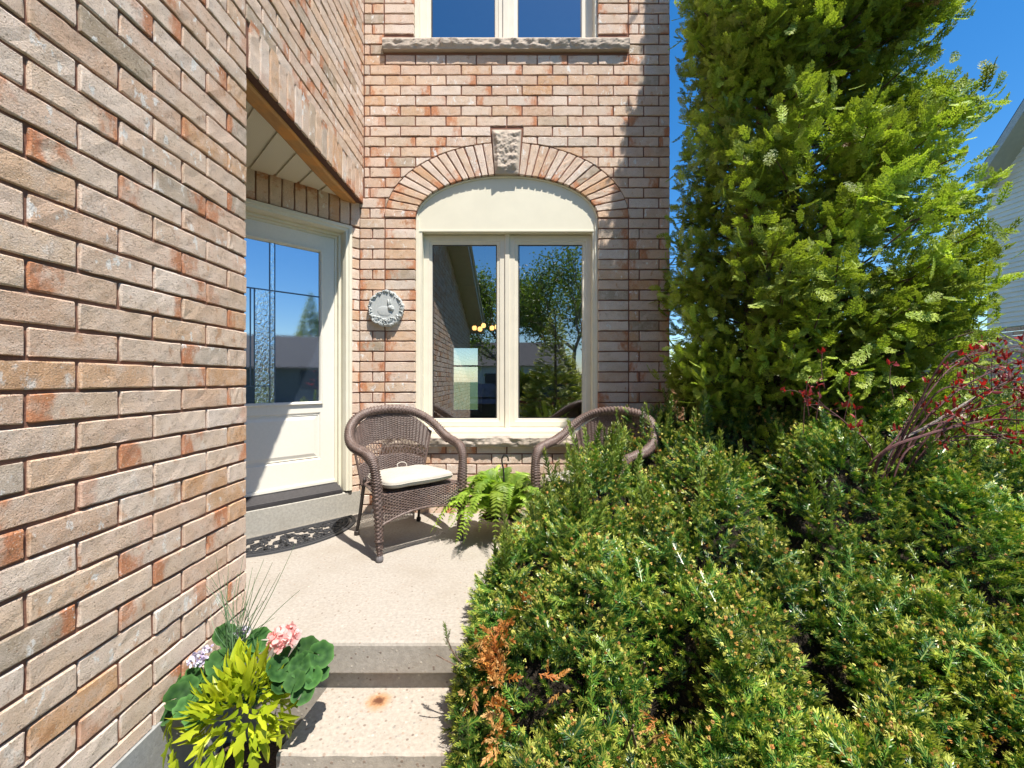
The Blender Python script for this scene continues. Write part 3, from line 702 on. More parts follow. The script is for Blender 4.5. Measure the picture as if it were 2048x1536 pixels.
while tq < 2.3:
    g.add(sofp(tq, tq + sp - 0.018, -0.02, 2.0, HB + 0.010), [(0, 1, 2, 3)])
    a = sofp(tq + sp - 0.018, tq + sp, -0.02, 2.0, HB + 0.024); g.add(a, [(0, 1, 2, 3)])
    p = sofp(tq + sp - 0.018, tq + sp, -0.02, 2.0, HB + 0.010); g.add([a[0], a[3], p[3], p[0]], [(0, 1, 2, 3)]); g.add([a[1], a[2], p[2], p[1]], [(0, 1, 2, 3)])
    tq += sp
# trim anything beyond the header line: clamp x to the back of the beam
v2 = []
for (x, y, z) in g.v: v2.append((x, y, z))
bm_V = np.array(v2)
import bmesh
def clip_mesh(name, V, Fc, planes, mat, parent):
    o = M(name, V, Fc, mat, parent, local=True); bm = bmesh.new(); bm.from_mesh(o.data)
    for co, no in planes:
        bmesh.ops.bisect_plane(bm, geom=bm.verts[:] + bm.edges[:] + bm.faces[:], plane_co=[c * K for c in co], plane_no=no, clear_outer=True)
    off = ROOT[parent.name] * K
    bmesh.ops.translate(bm, verts=bm.verts, vec=[-c for c in off]); bm.to_mesh(o.data); bm.free(); return o
clip_mesh('soffit', bm_V, g.f, [((XL - 0.10, 0, 0), (1, 0, 0)), ((0, YC, 0), (0, -1, 0))], SOF, house)
g = G(); g.box(-3.4, XL - 0.05, YC - 0.1, D + 0.6, HB + 0.03, HB + 0.06); g.make('soffit_backing', DARK, house)
# ---- front door
dfr = G()
def dbox(g, t0, t1, n0, n1, z0, z1, b=0.0):
    q = G(); q.box(t0, t1, n0, n1, z0, z1, b); q.xf(lambda v: dw(v[0], v[1], v[2])); g.v, off = g.v, len(g.v); g.v += q.v; g.f += [tuple(i + off for i in f) for f in q.f]
# stepped casing: outer flat, bead, inner flat, jamb, stop
TS0, TS1 = 0.162, 0.997; ZD0, ZD1 = 0.262, 2.185
prof = [(0.0, -0.02), (0.0, 0.012), (0.006, 0.018), (0.026, 0.018), (0.031, 0.010), (0.050, 0.008), (0.054, -0.004), (0.060, -0.02), (0.060, -0.060), (0.078, -0.062), (0.080, -0.088), (0.096, -0.09), (0.096, -0.12)]
zbot = 0.20
def casing_path(f):      # (t,z) polyline of the inverted U for inset f
    return [(TW0 + f, zbot), (TW0 + f, CTOP - f), (TW1 - f, CTOP - f), (TW1 - f, zbot)]
V = []; Fc = []
for f, n in prof: V += [dw(t_, n, z) for t_, z in casing_path(f)]
for i in range(len(prof) - 1):
    for j in range(3): Fc.append((i * 4 + j, (i + 1) * 4 + j, (i + 1) * 4 + j + 1, i * 4 + j + 1))
M('door_frame', V, Fc, CREAM, house)
ND = -0.100
# slab with a panelled front: profile rings around glass and lower panel
g = G()
GT0, GT1, GZ0, GZ1 = 0.278, 0.866, 0.900, 2.045
m0 = 0.022
holes = []
def ring(g, r0, n0, r1, n1):
    a = [dw(t, n0, z) for t, z in ((r0[0], r0[2]), (r0[1], r0[2]), (r0[1], r0[3]), (r0[0], r0[3]))]
    b = [dw(t, n1, z) for t, z in ((r1[0], r1[2]), (r1[1], r1[2]), (r1[1], r1[3]), (r1[0], r1[3]))]
    g.add(a + b, [(j, (j + 1) % 4, 4 + (j + 1) % 4, 4 + j) for j in range(4)])
def ins(r, d): return (r[0] + d, r[1] - d, r[2] + d, r[3] - d)
GR = (GT0 - m0, GT1 + m0, GZ0 - m0, GZ1 + m0); PR = (0.270, 0.874, 0.455, 0.815)
# flat parts of the slab face
def fl(t0, t1, z0, z1): g.add([dw(t0, ND, z0), dw(t1, ND, z0), dw(t1, ND, z1), dw(t0, ND, z1)], [(0, 1, 2, 3)])
fl(TS0, TS1, GR[3], ZD1); fl(TS0, TS1, ZD0, PR[2]); fl(TS0, GR[0], GR[2], GR[3]); fl(GR[1], TS1, GR[2], GR[3])
fl(TS0, TS1, PR[3], GR[2]); fl(TS0, PR[0], PR[2], PR[3]); fl(PR[1], TS1, PR[2], PR[3])
ring(g, PR, ND, ins(PR, 0.008), ND - 0.008); ring(g, ins(PR, 0.008), ND - 0.008, ins(PR, 0.026), ND - 0.008); ring(g, ins(PR, 0.026), ND - 0.008, ins(PR, 0.05), ND - 0.001)
p = ins(PR, 0.05); g.add([dw(p[0], ND - 0.001, p[2]), dw(p[1], ND - 0.001, p[2]), dw(p[1], ND - 0.001, p[3]), dw(p[0], ND - 0.001, p[3])], [(0, 1, 2, 3)])
ring(g, ins(PR, 0.016), ND - 0.008, ins(PR, 0.018), ND - 0.004); 
door = g.make('entry_door', DOORC, house)
g = G()
ring(g, GR, ND, GR, ND + 0.012); ring(g, GR, ND + 0.012, ins(GR, 0.006), ND + 0.016); ring(g, ins(GR, 0.006), ND + 0.016, ins(GR, 0.013), ND + 0.014); ring(g, ins(GR, 0.013), ND + 0.014, ins(GR, m0), ND + 0.002); ring(g, ins(GR, m0), ND + 0.002, ins(GR, m0), ND - 0.02)
M('glass_surround', g.v, g.f, DOORC, door)
g = G(); dbox(g, TS0, TS1, ND + 0.000, ND + 0.010, ZD0 - 0.004, ZD0 + 0.022, 0.003); M('door_sweep', g.v, g.f, DOORC, door)
t = NT('textured_door_glass'); o = t.obj()
f = t.noise(o, 110, 3, 0.5); b_ = t.bump(f, 0.018, 0.002)
gl = t.n('BsdfGlossy', Roughness=0.015, Color=(0.80, 0.86, 0.95, 1), Normal=b_); di = t.n('BsdfDiffuse', Color=(0.03, 0.045, 0.07, 1))
mx = t.n('MixShader', i0=0.55, i1=di, i2=gl); t.t.links.new(mx, t.o.inputs[0]); DG = t.m
M('glass_pane', [dw(GT0, ND - 0.008, GZ0), dw(GT1, ND - 0.008, GZ0), dw(GT1, ND - 0.008, GZ1), dw(GT0, ND - 0.008, GZ1)], [(0, 1, 2, 3)], DG, door)
t = NT('rain_glass'); o = t.obj(); f = t.noise(t.obj((1, 1, 0.6)), 55, 3, 0.6, dist=0.6)
gl = t.n('BsdfGlossy', Roughness=0.05, Color=(0.9, 0.94, 1, 1), Normal=t.bump(f, 0.35, 0.008)); di = t.n('BsdfDiffuse', Color=(0.06, 0.08, 0.11, 1))
mx = t.n('MixShader', i0=0.65, i1=di, i2=gl); t.t.links.new(mx, t.o.inputs[0]); RG = t.m
g = G()
for t0, t1, z0, z1 in ((0.588, 0.618, GZ0, GZ1), (0.622, 0.714, GZ0, 1.70)): g.add([dw(t0, ND - 0.005, z0), dw(t1, ND - 0.005, z0), dw(t1, ND - 0.005, z1), dw(t0, ND - 0.005, z1)], [(0, 1, 2, 3)])
M('patterned_glass', g.v, g.f, RG, door)
g = G(); cw = 0.0035
for tv in (0.588, 0.620): dbox(g, tv - cw, tv + cw, ND - 0.009, ND - 0.002, GZ0, GZ1)
for tv in (0.716, 0.741): dbox(g, tv - cw, tv + cw, ND - 0.009, ND - 0.002, 1.02, 1.702)
dbox(g, GT0, GT1, ND - 0.009, ND - 0.0015, 1.700, 1.708)
dbox(g, 0.62, GT1, ND - 0.009, ND - 0.0015, 1.018, 1.025)
M('glass_caming', g.v, g.f, simple('lead_came', (0.10, 0.13, 0.18), 0.35, 0.5, metal=0.6), door)
g = G(); g.add([dw(TW0 + 0.07, -0.005, 0.205), dw(TW1 - 0.07, -0.005, 0.205), dw(TW1 - 0.07, ND + 0.01, 0.255), dw(TW0 + 0.07, ND + 0.01, 0.255), dw(TW0 + 0.07, -0.005, 0.18), dw(TW1 - 0.07, -0.005, 0.18)], [(0, 1, 2, 3), (4, 5, 1, 0)])
dbox(g, TW0 + 0.07, TW1 - 0.07, ND - 0.03, ND + 0.012, 0.19, 0.258); dbox(g, TW0 + 0.075, TW1 - 0.075, -0.018, -0.006, 0.203, 0.216, 0.002)
M('door_threshold', g.v, g.f, DARK, house)
g = G(); dbox(g, 0.0, 2.0, -0.3, -0.14, 0, 2.5); g.make('inner_partition', DARK, house)
# ---- foundation
g = G(); g.add([(XL + 0.008, -4.9, ZG - 0.3), (XL + 0.008, YC, ZG - 0.3), (XL + 0.008, YC, -0.085), (XL + 0.008, -4.9, -0.085), (XL - 0.03, YC, -0.078), (XL - 0.03, -4.9, -0.078)], [(0, 1, 2, 3), (3, 2, 4, 5)])
g.make('foundation', FOUND, house)
# ---- roofs and eaves (seen as reflections in the panes)
EAVE = simple('eave_soffit', (0.50, 0.46, 0.36), 0.7, nsc=10, var=0.05); FASC = simple('fascia_metal', (0.62, 0.60, 0.55), 0.5, nsc=6, var=0.05)
def shingle(name, c1, c2):
    t = NT(name); br = t.n('TexBrick', out=0, Vector=t.n('Mapping', i0=t.n('TexCoord', out='Object'), i2=(0, 0, 0), i3=(1, 1, 1)), Color1=(*c1, 1), Color2=(*c2, 1), Mortar=(c1[0] * .4, c1[1] * .4, c1[2] * .4, 1), Scale=3.2, i5=0.03, i8=0.5, i9=0.42)
    t.set(Base_Color=t.mix(t.math('MULTIPLY', t.noise(t.obj(), 50, 3), 0.6), br, c1), Roughness=0.9); return t.m
SHG = shingle('grey_shingles', (0.07, 0.07, 0.075), (0.12, 0.115, 0.11))
g = G(); ov = 0.38
zA, zB = 3.9, 3.9 - 0.24 * 5.6
g.add([(XL + ov, 0.3, zA - 0.15), (XL + ov, -5.3, zB - 0.15), (XL - 2.2, -5.3, zB - 0.15), (XL - 2.2, 0.3, zA - 0.15)], [(0, 1, 2, 3)])
M('garage_soffit', g.v, g.f, EAVE, house)
g = G(); g.add([(XL + ov, 0.3, zA - 0.15), (XL + ov, -5.3, zB - 0.15), (XL + ov, -5.3, zB + 0.02), (XL + ov, 0.3, zA + 0.02), (XL - 2.2, -5.3, zB - 0.15), (XL - 2.2, -5.3, zB + 0.02)], [(0, 1, 2, 3), (1, 4, 5, 2)])
g.tube([(XL + ov + 0.02, 0.3, zA + 0.02), (XL + ov + 0.02, -5.3, zB + 0.02)], 0.03, 8); M('fascia', g.v, g.f, FASC, house)
g = G(); g.add([(XL + ov + .01, 0.3, zA + 0.03), (XL + ov + .01, -5.35, zB + 0.03), (XL - 2.6, -5.35, zB + 0.03), (XL - 2.6, 0.3, zA + 0.03)], [(0, 1, 2, 3)])
g.add([(-6, D - 0.35, ZTOP - 0.05), (XR + 0.35, D - 0.35, ZTOP - 0.05), (XR + 0.35, D + 4.5, ZTOP + 2.3), (-6, D + 4.5, ZTOP + 2.3), (XR + 0.35, D + 8, ZTOP - 0.05), (-6, D + 8, ZTOP - 0.05)], [(0, 1, 2, 3), (3, 2, 4, 5)])
M('roof', g.v, g.f, SHG, house)
g = G(); g.box(XL - 3, XR + 0.33, D - 0.33, D + 8, ZTOP - 0.09, ZTOP - 0.07); M('roof_soffit', g.v, g.f, EAVE, house)
# ---- the room behind the window
ROOMM = simple('room_paint', (0.30, 0.27, 0.23), 0.8, nsc=3, var=0.05)
g = G(); r0, r1, ya, ybk, zf, zc = -1.7, 1.2, D + 0.20, D + 4.2, 0.1, 2.75
def q4(a, b, c, d): g.add([a, b, c, d], [(0, 1, 2, 3)])
q4((r0, ya, zf), (r1, ya, zf), (r1, ybk, zf), (r0, ybk, zf)); q4((r0, ya, zc), (r1, ya, zc), (r1, ybk, zc), (r0, ybk, zc))
q4((r0, ya, zf), (r0, ybk, zf), (r0, ybk, zc), (r0, ya, zc)); q4((r1, ya, zf), (r1, ybk, zf), (r1, ybk, zc), (r1, ya, zc))
# back wall with a patio window opening
bx0, bx1, bz0, bz1 = X_(905, ybk), X_(958, ybk), 0.5, Z_(694, ybk)
q4((r0, ybk, zf), (bx0, ybk, zf), (bx0, ybk, zc), (r0, ybk, zc)); q4((bx1, ybk, zf), (r1, ybk, zf), (r1, ybk, zc), (bx1, ybk, zc))
q4((bx0, ybk, bz1), (bx1, ybk, bz1), (bx1, ybk, zc), (bx0, ybk, zc)); q4((bx0, ybk, zf), (bx1, ybk, zf), (bx1, ybk, bz0), (bx0, ybk, bz0))
# front inner wall around the panes
q4((r0, ya, zf), (XC - 0.72, ya, zf), (XC - 0.72, ya, zc), (r0, ya, zc)); q4((XC + 0.72, ya, zf), (r1, ya, zf), (r1, ya, zc), (XC + 0.72, ya, zc)); q4((XC - .72, ya, 2.2), (XC + .72, ya, 2.2), (XC + .72, ya, zc), (XC - .72, ya, zc)); q4((XC - .72, ya, zf), (XC + .72, ya, zf), (XC + .72, ya, 0.68), (XC - .72, ya, 0.68))
# room above
q4((r0, ya, 3.6), (r1, ya, 3.6), (r1, ybk, 3.6), (r0, ybk, 3.6)); q4((r0, ybk, 3.6), (r1, ybk, 3.6), (r1, ybk, 5.6), (r0, ybk, 5.6)); q4((r0, ya, 5.6), (r1, ya, 5.6), (r1, ybk, 5.6), (r0, ybk, 5.6))
q4((r0, ya, 3.6), (r0, ybk, 3.6), (r0, ybk, 5.6), (r0, ya, 5.6)); q4((r1, ya, 3.6), (r1, ybk, 3.6), (r1, ybk, 5.6), (r1, ya, 5.6))
M('room_lining', g.v, g.f, ROOMM, house)
g = G()
for a_, b_, c_, d_ in ((bx0 - .05, bx0 + .02, bz0, bz1 + .05), (bx1 - .02, bx1 + .05, bz0, bz1 + .05), (bx0, bx1, bz1 - .02, bz1 + .05), (bx0, bx1, bz0 - .03, bz0 + .03), (bx0, bx1, 1.30, 1.33)): g.box(a_, b_, ybk - .03, ybk + .03, c_, d_)
M('back_window_frame', g.v, g.f, SASHC, house)
lampm = NT('lamp_glow'); lampm.set(Base_Color=(1, 0.7, 0.35, 1), Emission_Color=(1, 0.50, 0.16, 1), Emission_Strength=2.2)
cy = D + 1.9; cc = bp(970, 655, cy)
ch = thing('chandelier', 'small chandelier with five glowing amber shades inside the arched window', 'chandelier', (cc[0], cy, 2.75))
g = G(); g.tube([(cc[0], cy, 2.75), (cc[0], cy, cc[2] + 0.12)], 0.006, 6)
pos = []
for px, py in ((949, 656), (960, 658), (967, 651), (984, 656), (994, 654)):
    p = bp(px, py, cy + rng.uniform(-0.12, 0.12)); pos.append(p); g.tube(smoothpath([(cc[0], cy, cc[2] + 0.12), ((p[0] + cc[0]) / 2, cy, p[2] + 0.10), (p[0], p[1], p[2] + 0.03)], 8), 0.004, 5)
g.make('lamp_arm', DARK, ch)
for p in pos:
    q = G(); q.tube([(p[0], p[1], p[2] - 0.028), (p[0], p[1], p[2] - 0.02), (p[0], p[1], p[2]), (p[0], p[1], p[2] + 0.02), (p[0], p[1], p[2] + 0.028)], [0.016, 0.026, 0.030, 0.026, 0.014], 10); q.make('lamp_shade', lampm.m, ch, smooth=True)
# ---- porch, step, doorstep
YF = 1.712
def slab_edge(x0, x1, y, z, r=0.012, h=0.13, back=0.035, ylim=3.4, mat=None): pass
g = G()
prof = [(D + 0.02, 0.0), (YF + 0.016, 0.0), (YF + 0.005, -0.004), (YF, -0.014), (YF, -0.122), (YF + 0.006, -0.130), (YF + 0.032, -0.131), (YF + 0.034, -0.45)]
xe = [-1.19] + list(np.linspace(-1.0, 0.05, 8))
PV = []; 
for x in xe: PV += [(x, y + (0.0015 * sin(x * 23) if i > 0 else 0), z) for i, (y, z) in enumerate(prof)]
npf = len(prof)
g.add(PV, [(i * npf + j, i * npf + j + 1, (i + 1) * npf + j + 1, (i + 1) * npf + j) for i in range(len(xe) - 1) for j in range(npf - 1)])
g.add([(-3.2, YC - 0.004, 0.0), (-1.19, YC - 0.004, 0.0), (-1.19, D + 0.02, 0.0), (-3.2, D + 0.02, 0.0)], [(0, 1, 2, 3)])
g.add([(0.05, 2.45, 0), (XR + 0.05, 2.45, 0), (XR + 0.05, D + 0.02, 0), (0.05, D + 0.02, 0), (0.05, 2.45, -0.45), (XR + 0.05, 2.45, -0.45), (XR + 0.05, D + .02, -.45)], [(0, 1, 2, 3), (0, 4, 5, 1), (1, 5, 6, 2)])
g.add([(0.05, YF + 0.03, -0.45), (0.05, 2.45, -0.45), (0.05, 2.45, 0), (0.05, YF + 0.03, 0)], [(0, 1, 2, 3)])
tag(g.make('porch_floor', PORCH), None, None, kind='structure')
def rounded_slab(x0, x1, y0, y1, z1, z0, r=0.014, n=40, leg=0.03, skew=0.0):
    g = G(); P = [(0, y1, z1), (0, y0 + r, z1), (0, y0 + r * 0.4, z1 - r * 0.12), (0, y0, z1 - r * 0.6), (0, y0 + 0.001, z0 + r * 0.5), (0, y0 + r * 0.5, z0), (0, y0 + leg, z0), (0, y0 + leg + 0.01, z0 - 0.25)]
    xs = np.linspace(x0, x1, n + 1); m = len(P); V = []
    for x in xs: V += [(x + skew * (p[1] - y0), p[1] + 0.0012 * sin(x * 40) * (j in (3, 4)), p[2] + 0.0008 * sin(x * 31 + 1) * (j > 1)) for j, p in enumerate(P)]
    g.add(V, [(i * m + j, i * m + j + 1, (i + 1) * m + j + 1, (i + 1) * m + j) for i in range(n) for j in range(m - 1)])
    g.add([V[j] for j in range(m)] + [(V[0][0], y1, z0 - 0.25)], [tuple(range(m, -1, -1))]); g.add([V[n * m + j] for j in range(m)] + [(V[n * m][0], y1, z0 - 0.25)], [tuple(range(m + 1))])
    return g
g = rounded_slab(-0.800, 0.30, 1.434, YF + 0.030, -0.205, -0.265, skew=0.12)
tag(g.make('concrete_step', STEPM, loc=(-0.25, 1.55, -0.42)), 'speckled pebble concrete step with a rust stain, just below the porch edge', 'step')
g = rounded_slab(-0.84, 0.30, 1.14, 1.50, -0.40, -0.46, skew=0.05)
tag(g.make('concrete_step', STEPM, loc=(-0.25, 1.3, -0.62)), 'lowest concrete step in shade under the rust stained step', 'step')
g = G(); q = G(); q.box(-0.012, 2.0, -0.22, 0.0, -0.01, 0.188, 0.010); q.xf(lambda v: dw(v[0], v[1], v[2]))
tag(q.make('doorstep', DSTEP, loc=tuple(dw(0.5, -0.1, 0))), 'pale grey concrete doorstep under the cream entry door', 'step')
# ---- ground
t = NT('lawn'); o = t.obj(); c = t.mix(t.noise(o, 30, 5, .7), (0.035, 0.07, 0.012), (0.10, 0.16, 0.035)); t.set(Base_Color=t.mix(t.noise(o, 0.6, 3), c, (0.06, 0.10, 0.025)), Roughness=0.9, Normal=t.bump(t.noise(o, 90, 3), 1, 0.03)); LAWN = t.m
g = G(); g.add([(-300, -300, ZG - 0.03), (300, -300, ZG - 0.03), (300, 300, ZG - 0.03), (-300, 300, ZG - 0.03)], [(0, 1, 2, 3)]); tag(g.make('lawn_ground', LAWN), None, None, kind='structure')
ASPH = concrete_mat('asphalt', (0.085, 0.085, 0.088), agg=0.3, agsc=120, stain=0.3)
g = G(); g.add([(-5.2, -30, ZG - 0.022), (-0.6, -30, ZG - 0.022), (-0.6, 1.2, ZG - 0.022), (-5.2, 1.2, ZG - 0.022)], [(0, 1, 2, 3)]); tag(g.make('driveway', ASPH), None, None, kind='structure')
g = G(); g.add([(-300, -20, ZG - 0.015), (300, -20, ZG - 0.015), (300, -13, ZG - 0.015), (-300, -13, ZG - 0.015)], [(0, 1, 2, 3)]); tag(g.make('road', ASPH), None, None, kind='structure')
t = NT('bark_mulch'); o = t.obj(); c = t.mix(t.vor(t.obj((1, 2.5, 1)), 60), (0.035, 0.02, 0.012), (0.12, 0.07, 0.045)); t.set(Base_Color=c, Roughness=1.0, Normal=t.bump(t.noise(o, 60, 4, .7), 1, 0.02))
g = G(); n_ = 40
xs = np.linspace(-0.2, 5.2, n_ + 1); ys = np.linspace(0.2, 4.2, n_ + 1); XX, YY = np.meshgrid(xs, ys, indexing='ij'); ZZ = ZG + 0.03 + 0.05 * vnoise(XX, YY, 5, 3)
MULCH = t.m
g.add(np.stack([XX, YY, ZZ], -1).reshape(-1, 3), [(i * (n_ + 1) + j, (i + 1) * (n_ + 1) + j, (i + 1) * (n_ + 1) + j + 1, i * (n_ + 1) + j + 1) for i in range(n_) for j in range(n_)])
tag(g.make('mulch_bed', MULCH), None, None, kind='structure')
g = G(); g.add([(XL + 0.008, 0.6, ZG - 0.004), (-0.80, 0.6, ZG - 0.004), (-0.80, YF + 0.02, ZG - 0.004), (XL + 0.008, YF + 0.02, ZG - 0.004)], [(0, 1, 2, 3)]); tag(g.make('mulch_strip', MULCH), None, None, kind='structure')
# ------------------------------------------------------------------ wicker armchairs
def wicker_mat():
    t = NT('brown_wicker'); o = t.obj(); f = t.noise(o, 150, 3, .7); g = t.noise(o, 18, 3)
    c = t.mix(t.sstep(f, .3, .7), (0.035, 0.022, 0.019), (0.22, 0.15, 0.125)); c = t.mix(t.math('MULTIPLY', t.sstep(g, 0.4, 0.7), 0.35), c, (0.22, 0.17, 0.155))
    t.set(Base_Color=c, Roughness=0.5, Normal=t.bump(f, 0.3, 0.001)); t.p.inputs['Specular IOR Level'].default_value = 0.45; return t.m
WICK = wicker_mat(); LEGM = simple('dark_chair_leg', (0.035, 0.028, 0.026), 0.45, nsc=50)
FOOT = simple('grey_foot_cap', (0.16, 0.15, 0.155), 0.6, nsc=120, bmp=0.5)
t = NT('cushion_canvas'); o = t.obj(); f = t.noise(t.obj((1, 1, 1)), 420, 2); g = t.noise(o, 9, 4); 
t.set(Base_Color=t.mix(g, (0.42, 0.385, 0.33), (0.54, 0.50, 0.44)), Roughness=0.95, Normal=t.bump(t.math('ADD', f, t.math('MULTIPLY', g, 3.0)), 0.5, 0.003)); CUSH = t.m
def ribbon_strand(P, Nn, w, th):
    """flat strand: path P (m,3), facing normal Nn (m,3)"""
    T = norm(np.gradient(P, axis=0)); B = norm(np.cross(T, Nn)); C = np.cross(B, T)
    V = np.concatenate([P + B * w - C * 0, P + C * th, P - B * w, P - C * th]).reshape(4, len(P), 3).transpose(1, 0, 2).reshape(-1, 3)
    m = len(P); i, j = np.meshgrid(np.arange(m - 1), np.arange(4), indexing='ij'); j2 = (j + 1) % 4
    return V, np.stack([i * 4 + j, i * 4 + j2, (i + 1) * 4 + j2, (i + 1) * 4 + j], -1).reshape(-1, 4)
def weave(S, nstake, zones, wst=0.0028, w=0.0032, amp=0.0032, nseg=None):
    """S(u,v)->point ; stakes along v, strands along u; zones=[(v0,v1,kind,n)]"""
    Vs, Fs = [], []; b = 0
    def add(V, Fc):
        nonlocal b; Vs.append(V); Fs.append(Fc + b); b += len(V)
    def nrm(u, v):
        e = 1e-3; a = S(u + e, v) - S(u - e, v); c = S(u, v + e) - S(u, v - e); return norm(np.cross(a, c))
    for k in range(nstake + 1):
        u = -1 + 2 * k / nstake; v = np.linspace(0, 1, 26); P = S(np.full_like(v, u), v); add(*ribbon_strand(P, nrm(np.full_like(v, u), v), wst, 0.0022))
    for v0, v1, kind, n in zones:
        if kind == 'w':
            for r_ in range(n):
                v = v0 + (v1 - v0) * (r_ + 0.5) / n; u = np.linspace(-1, 1, nstake * 2 + 1); vv = np.full_like(u, v)
                vv = vv + rng.normal(0, 0.0007, len(u))
                P = S(u, vv); Nn = nrm(u, vv); ph = np.cos((u + 1) / 2 * nstake * pi + (r_ % 2) * pi)
                add(*ribbon_strand(P + Nn * (ph * amp)[:, None], Nn, w, 0.0019))
        else:
            for s_ in (-1, 1):
                for k in range(n):
                    u0 = -1 + 2 * (k + 0.5) / n; v = np.linspace(v0, v1, 12); u = np.clip(u0 + s_ * (v - v0) / (v1 - v0) * 0.26, -1, 1)
                    P = S(u, v) + nrm(u, v) * (0.002 * s_); add(*ribbon_strand(P, nrm(u, v), 0.0022, 0.0018))
            for vv_ in (v0 + 0.004, v1 - 0.004, (v0 + v1) / 2):
                u = np.linspace(-1, 1, 40); P = S(u, np.full_like(u, vv_)); add(*ribbon_strand(P, nrm(u, np.full_like(u, vv_)), 0.0025, 0.002))
    return np.concatenate(Vs), np.concatenate(Fs)
def wrap_mod(n_len, amp):
    def f(i, a): return amp * np.sin(i * pi / 2.0 + np.round(a / (2 * pi) * n_len) % 2 * pi) 
    return f
def make_chair(label, loc, rz):
    root = thing('wicker_armchair', label, 'armchair', loc, rz, 'pair of brown wicker armchairs')
    half = [(-.275, -.255, .03), (-.278, -.256, .12), (-.283, -.257, .25), (-.290, -.257, .40), (-.298, -.252, .50), (-.305, -.235, .57), (-.315, -.19, .612), (-.328, -.10, .63), (-.338, 0.0, .645),
            (-.335, .09, .682), (-.305, .175, .745), (-.245, .235, .80), (-.15, .272, .838), (0, .287, .853)]
    full = half + [(-x, y, z) for x, y, z in half[-2::-1]]
    NP_ = 900
    P = smoothpath(full, NP_)
    ii = np.arange(NP_); rr = np.full(NP_, 0.0275); e = np.minimum(ii, NP_ - 1 - ii)
    rr = np.where(e < 22, 0.014, np.where(e < 36, 0.018, rr)); rr = np.where((e > 36) & (e < 90), .021 + (e - 36) / 54 * .0065, rr); rr = rr * (1 + 0.08 * np.sin(e / 14.0) * (e < 240))
    nn = 20
    V, Fc = tube(P, rr, nn, True, mod=lambda i, a: 0.0040 * np.sin(i * pi / 3.0 + (np.round(a / (2 * pi) * nn / 2) % 2) * pi) + 0.0022 * np.cos(a * nn / 2))
    M('wicker_frame', V, Fc, WICK, root, local=True, smooth=True)
    # inner hoop cord
    P2 = np.array([[x * 0.925, y * 1.0 - 0.006, z - 0.02 if z > .6 else z] for x, y, z in P[273:627]])
    V, Fc = tube(P2, 0.007, 8, True, mod=lambda i, a: 0.0012 * np.sin(i * 1.3 + a * 2)); M('wicker_cord', V, Fc, WICK, root, local=True, smooth=True)
    hp = P[280:620]; 
    def S(u, v):
        u = np.asarray(u, float); v = np.asarray(v, float)
        idx = np.clip((u + 1) / 2, 0, 1) * (len(hp) - 1); i0 = np.clip(idx.astype(int), 0, len(hp) - 2); f = (idx - i0)[..., None]
        top = hp[i0] * (1 - f) + hp[i0 + 1] * f
        bot = np.stack([u * 0.222, 0.185 + 0.02 * (1 - u * u), np.full_like(u, 0.35)], -1)
        # straight sides: the stakes rise from the seat and meet the hoop
        tx = np.clip(u * 0.292, -.292, .292); 
        k = np.abs(u) 
        ztop = 0.838 - 0.150 * k ** 2.8; ytop = 0.283 - 0.10 * k ** 2.4
        top = np.stack([tx, ytop, ztop], -1)
        q = bot * (1 - v[..., None]) + top * v[..., None]; q[..., 1] += 0.012 * np.sin(v * pi) * (1 - u * u)
        return q
    V, Fc = weave(S, 26, [(0.0, 0.37, 'w', 27), (0.37, 0.60, 'x', 20), (0.60, 0.985, 'w', 28)], wst=0.0024, w=0.0036, amp=0.0042)
    bk = M('back_panel', V, Fc, WICK, root, local=True)
    for s_ in (-1, 1):
        v = np.linspace(0, 1, 20); V, Fc = tube(S(np.full(20, s_ * 1.0), v), 0.0085, 8); M('side_rail', V, Fc, WICK, root, local=True, smooth=True)
    # front apron, arched
    def A(u, v):
        u = np.asarray(u, float); v = np.asarray(v, float)
        lo = 0.272 - 0.062 * u * u; z = lo * (1 - v) + 0.392 * v
        return np.stack([u * 0.276, -0.262 - 0.012 * (1 - u * u), z], -1)
    V, Fc = weave(A, 32, [(0.0, 1.0, 'w', 17)], amp=0.0045, w=0.0034); M('front_apron', V, Fc, WICK, root, local=True)
    u = np.linspace(-1, 1, 40); V, Fc = tube(A(u, np.zeros(40)), 0.008, 8, True, mod=lambda i, a: 0.0012 * np.sin(i * 1.6 + a)); M('apron_trim', V, Fc, WICK, root, local=True, smooth=True)
    # seat deck
    def Dk(u, v):
        u = np.asarray(u, float); v = np.asarray(v, float); w_ = 0.275 * (1 - v) + 0.205 * v
        return np.stack([u * w_, -0.262 + v * 0.455, np.full_like(u, 0.385) - 0.02 * v], -1)
    V, Fc = weave(Dk, 26, [(0.0, 1.0, 'w', 44)], w=0.0048); M('seat', V, Fc, WICK, root, local=True)
    g = G()
    for a, b in (((-.272, -.25, .38), (-.2, .19, .36)), ((.272, -.25, .38), (.2, .19, .36)), ((-.2, .19, .36), (.2, .19, .36))): g.tube([a, b], 0.012, 8)
    M('seat_frame', g.v, g.f, WICK, root, local=True)
    for s_ in (-1, 1):
        pp = smoothpath([(s_ * .205, .185, .40), (s_ * .212, .20, .30), (s_ * .222, .23, .14), (s_ * .231, .26, .03)], 14)
        V, Fc = tube(pp, list(np.linspace(.0125, .0105, 14)), 10); l = M('leg', V, Fc, LEGM, root, local=True, smooth=True)
        q = G(); q.tube([(s_ * .231, .26, .032), (s_ * .231, .26, .028), (s_ * .232, .262, .01), (s_ * .232, .262, 0.0)], [.012, .017, .018, .015], 10); M('rubber_foot', q.v, q.f, LEGM, l, local=True, smooth=True)
        f0 = np.array([s_ * .275, -.255, 0]); zz = [0, .004, .014, .026, .036, .042]; r_ = [.012, .019, .022, .0215, .017, .012]
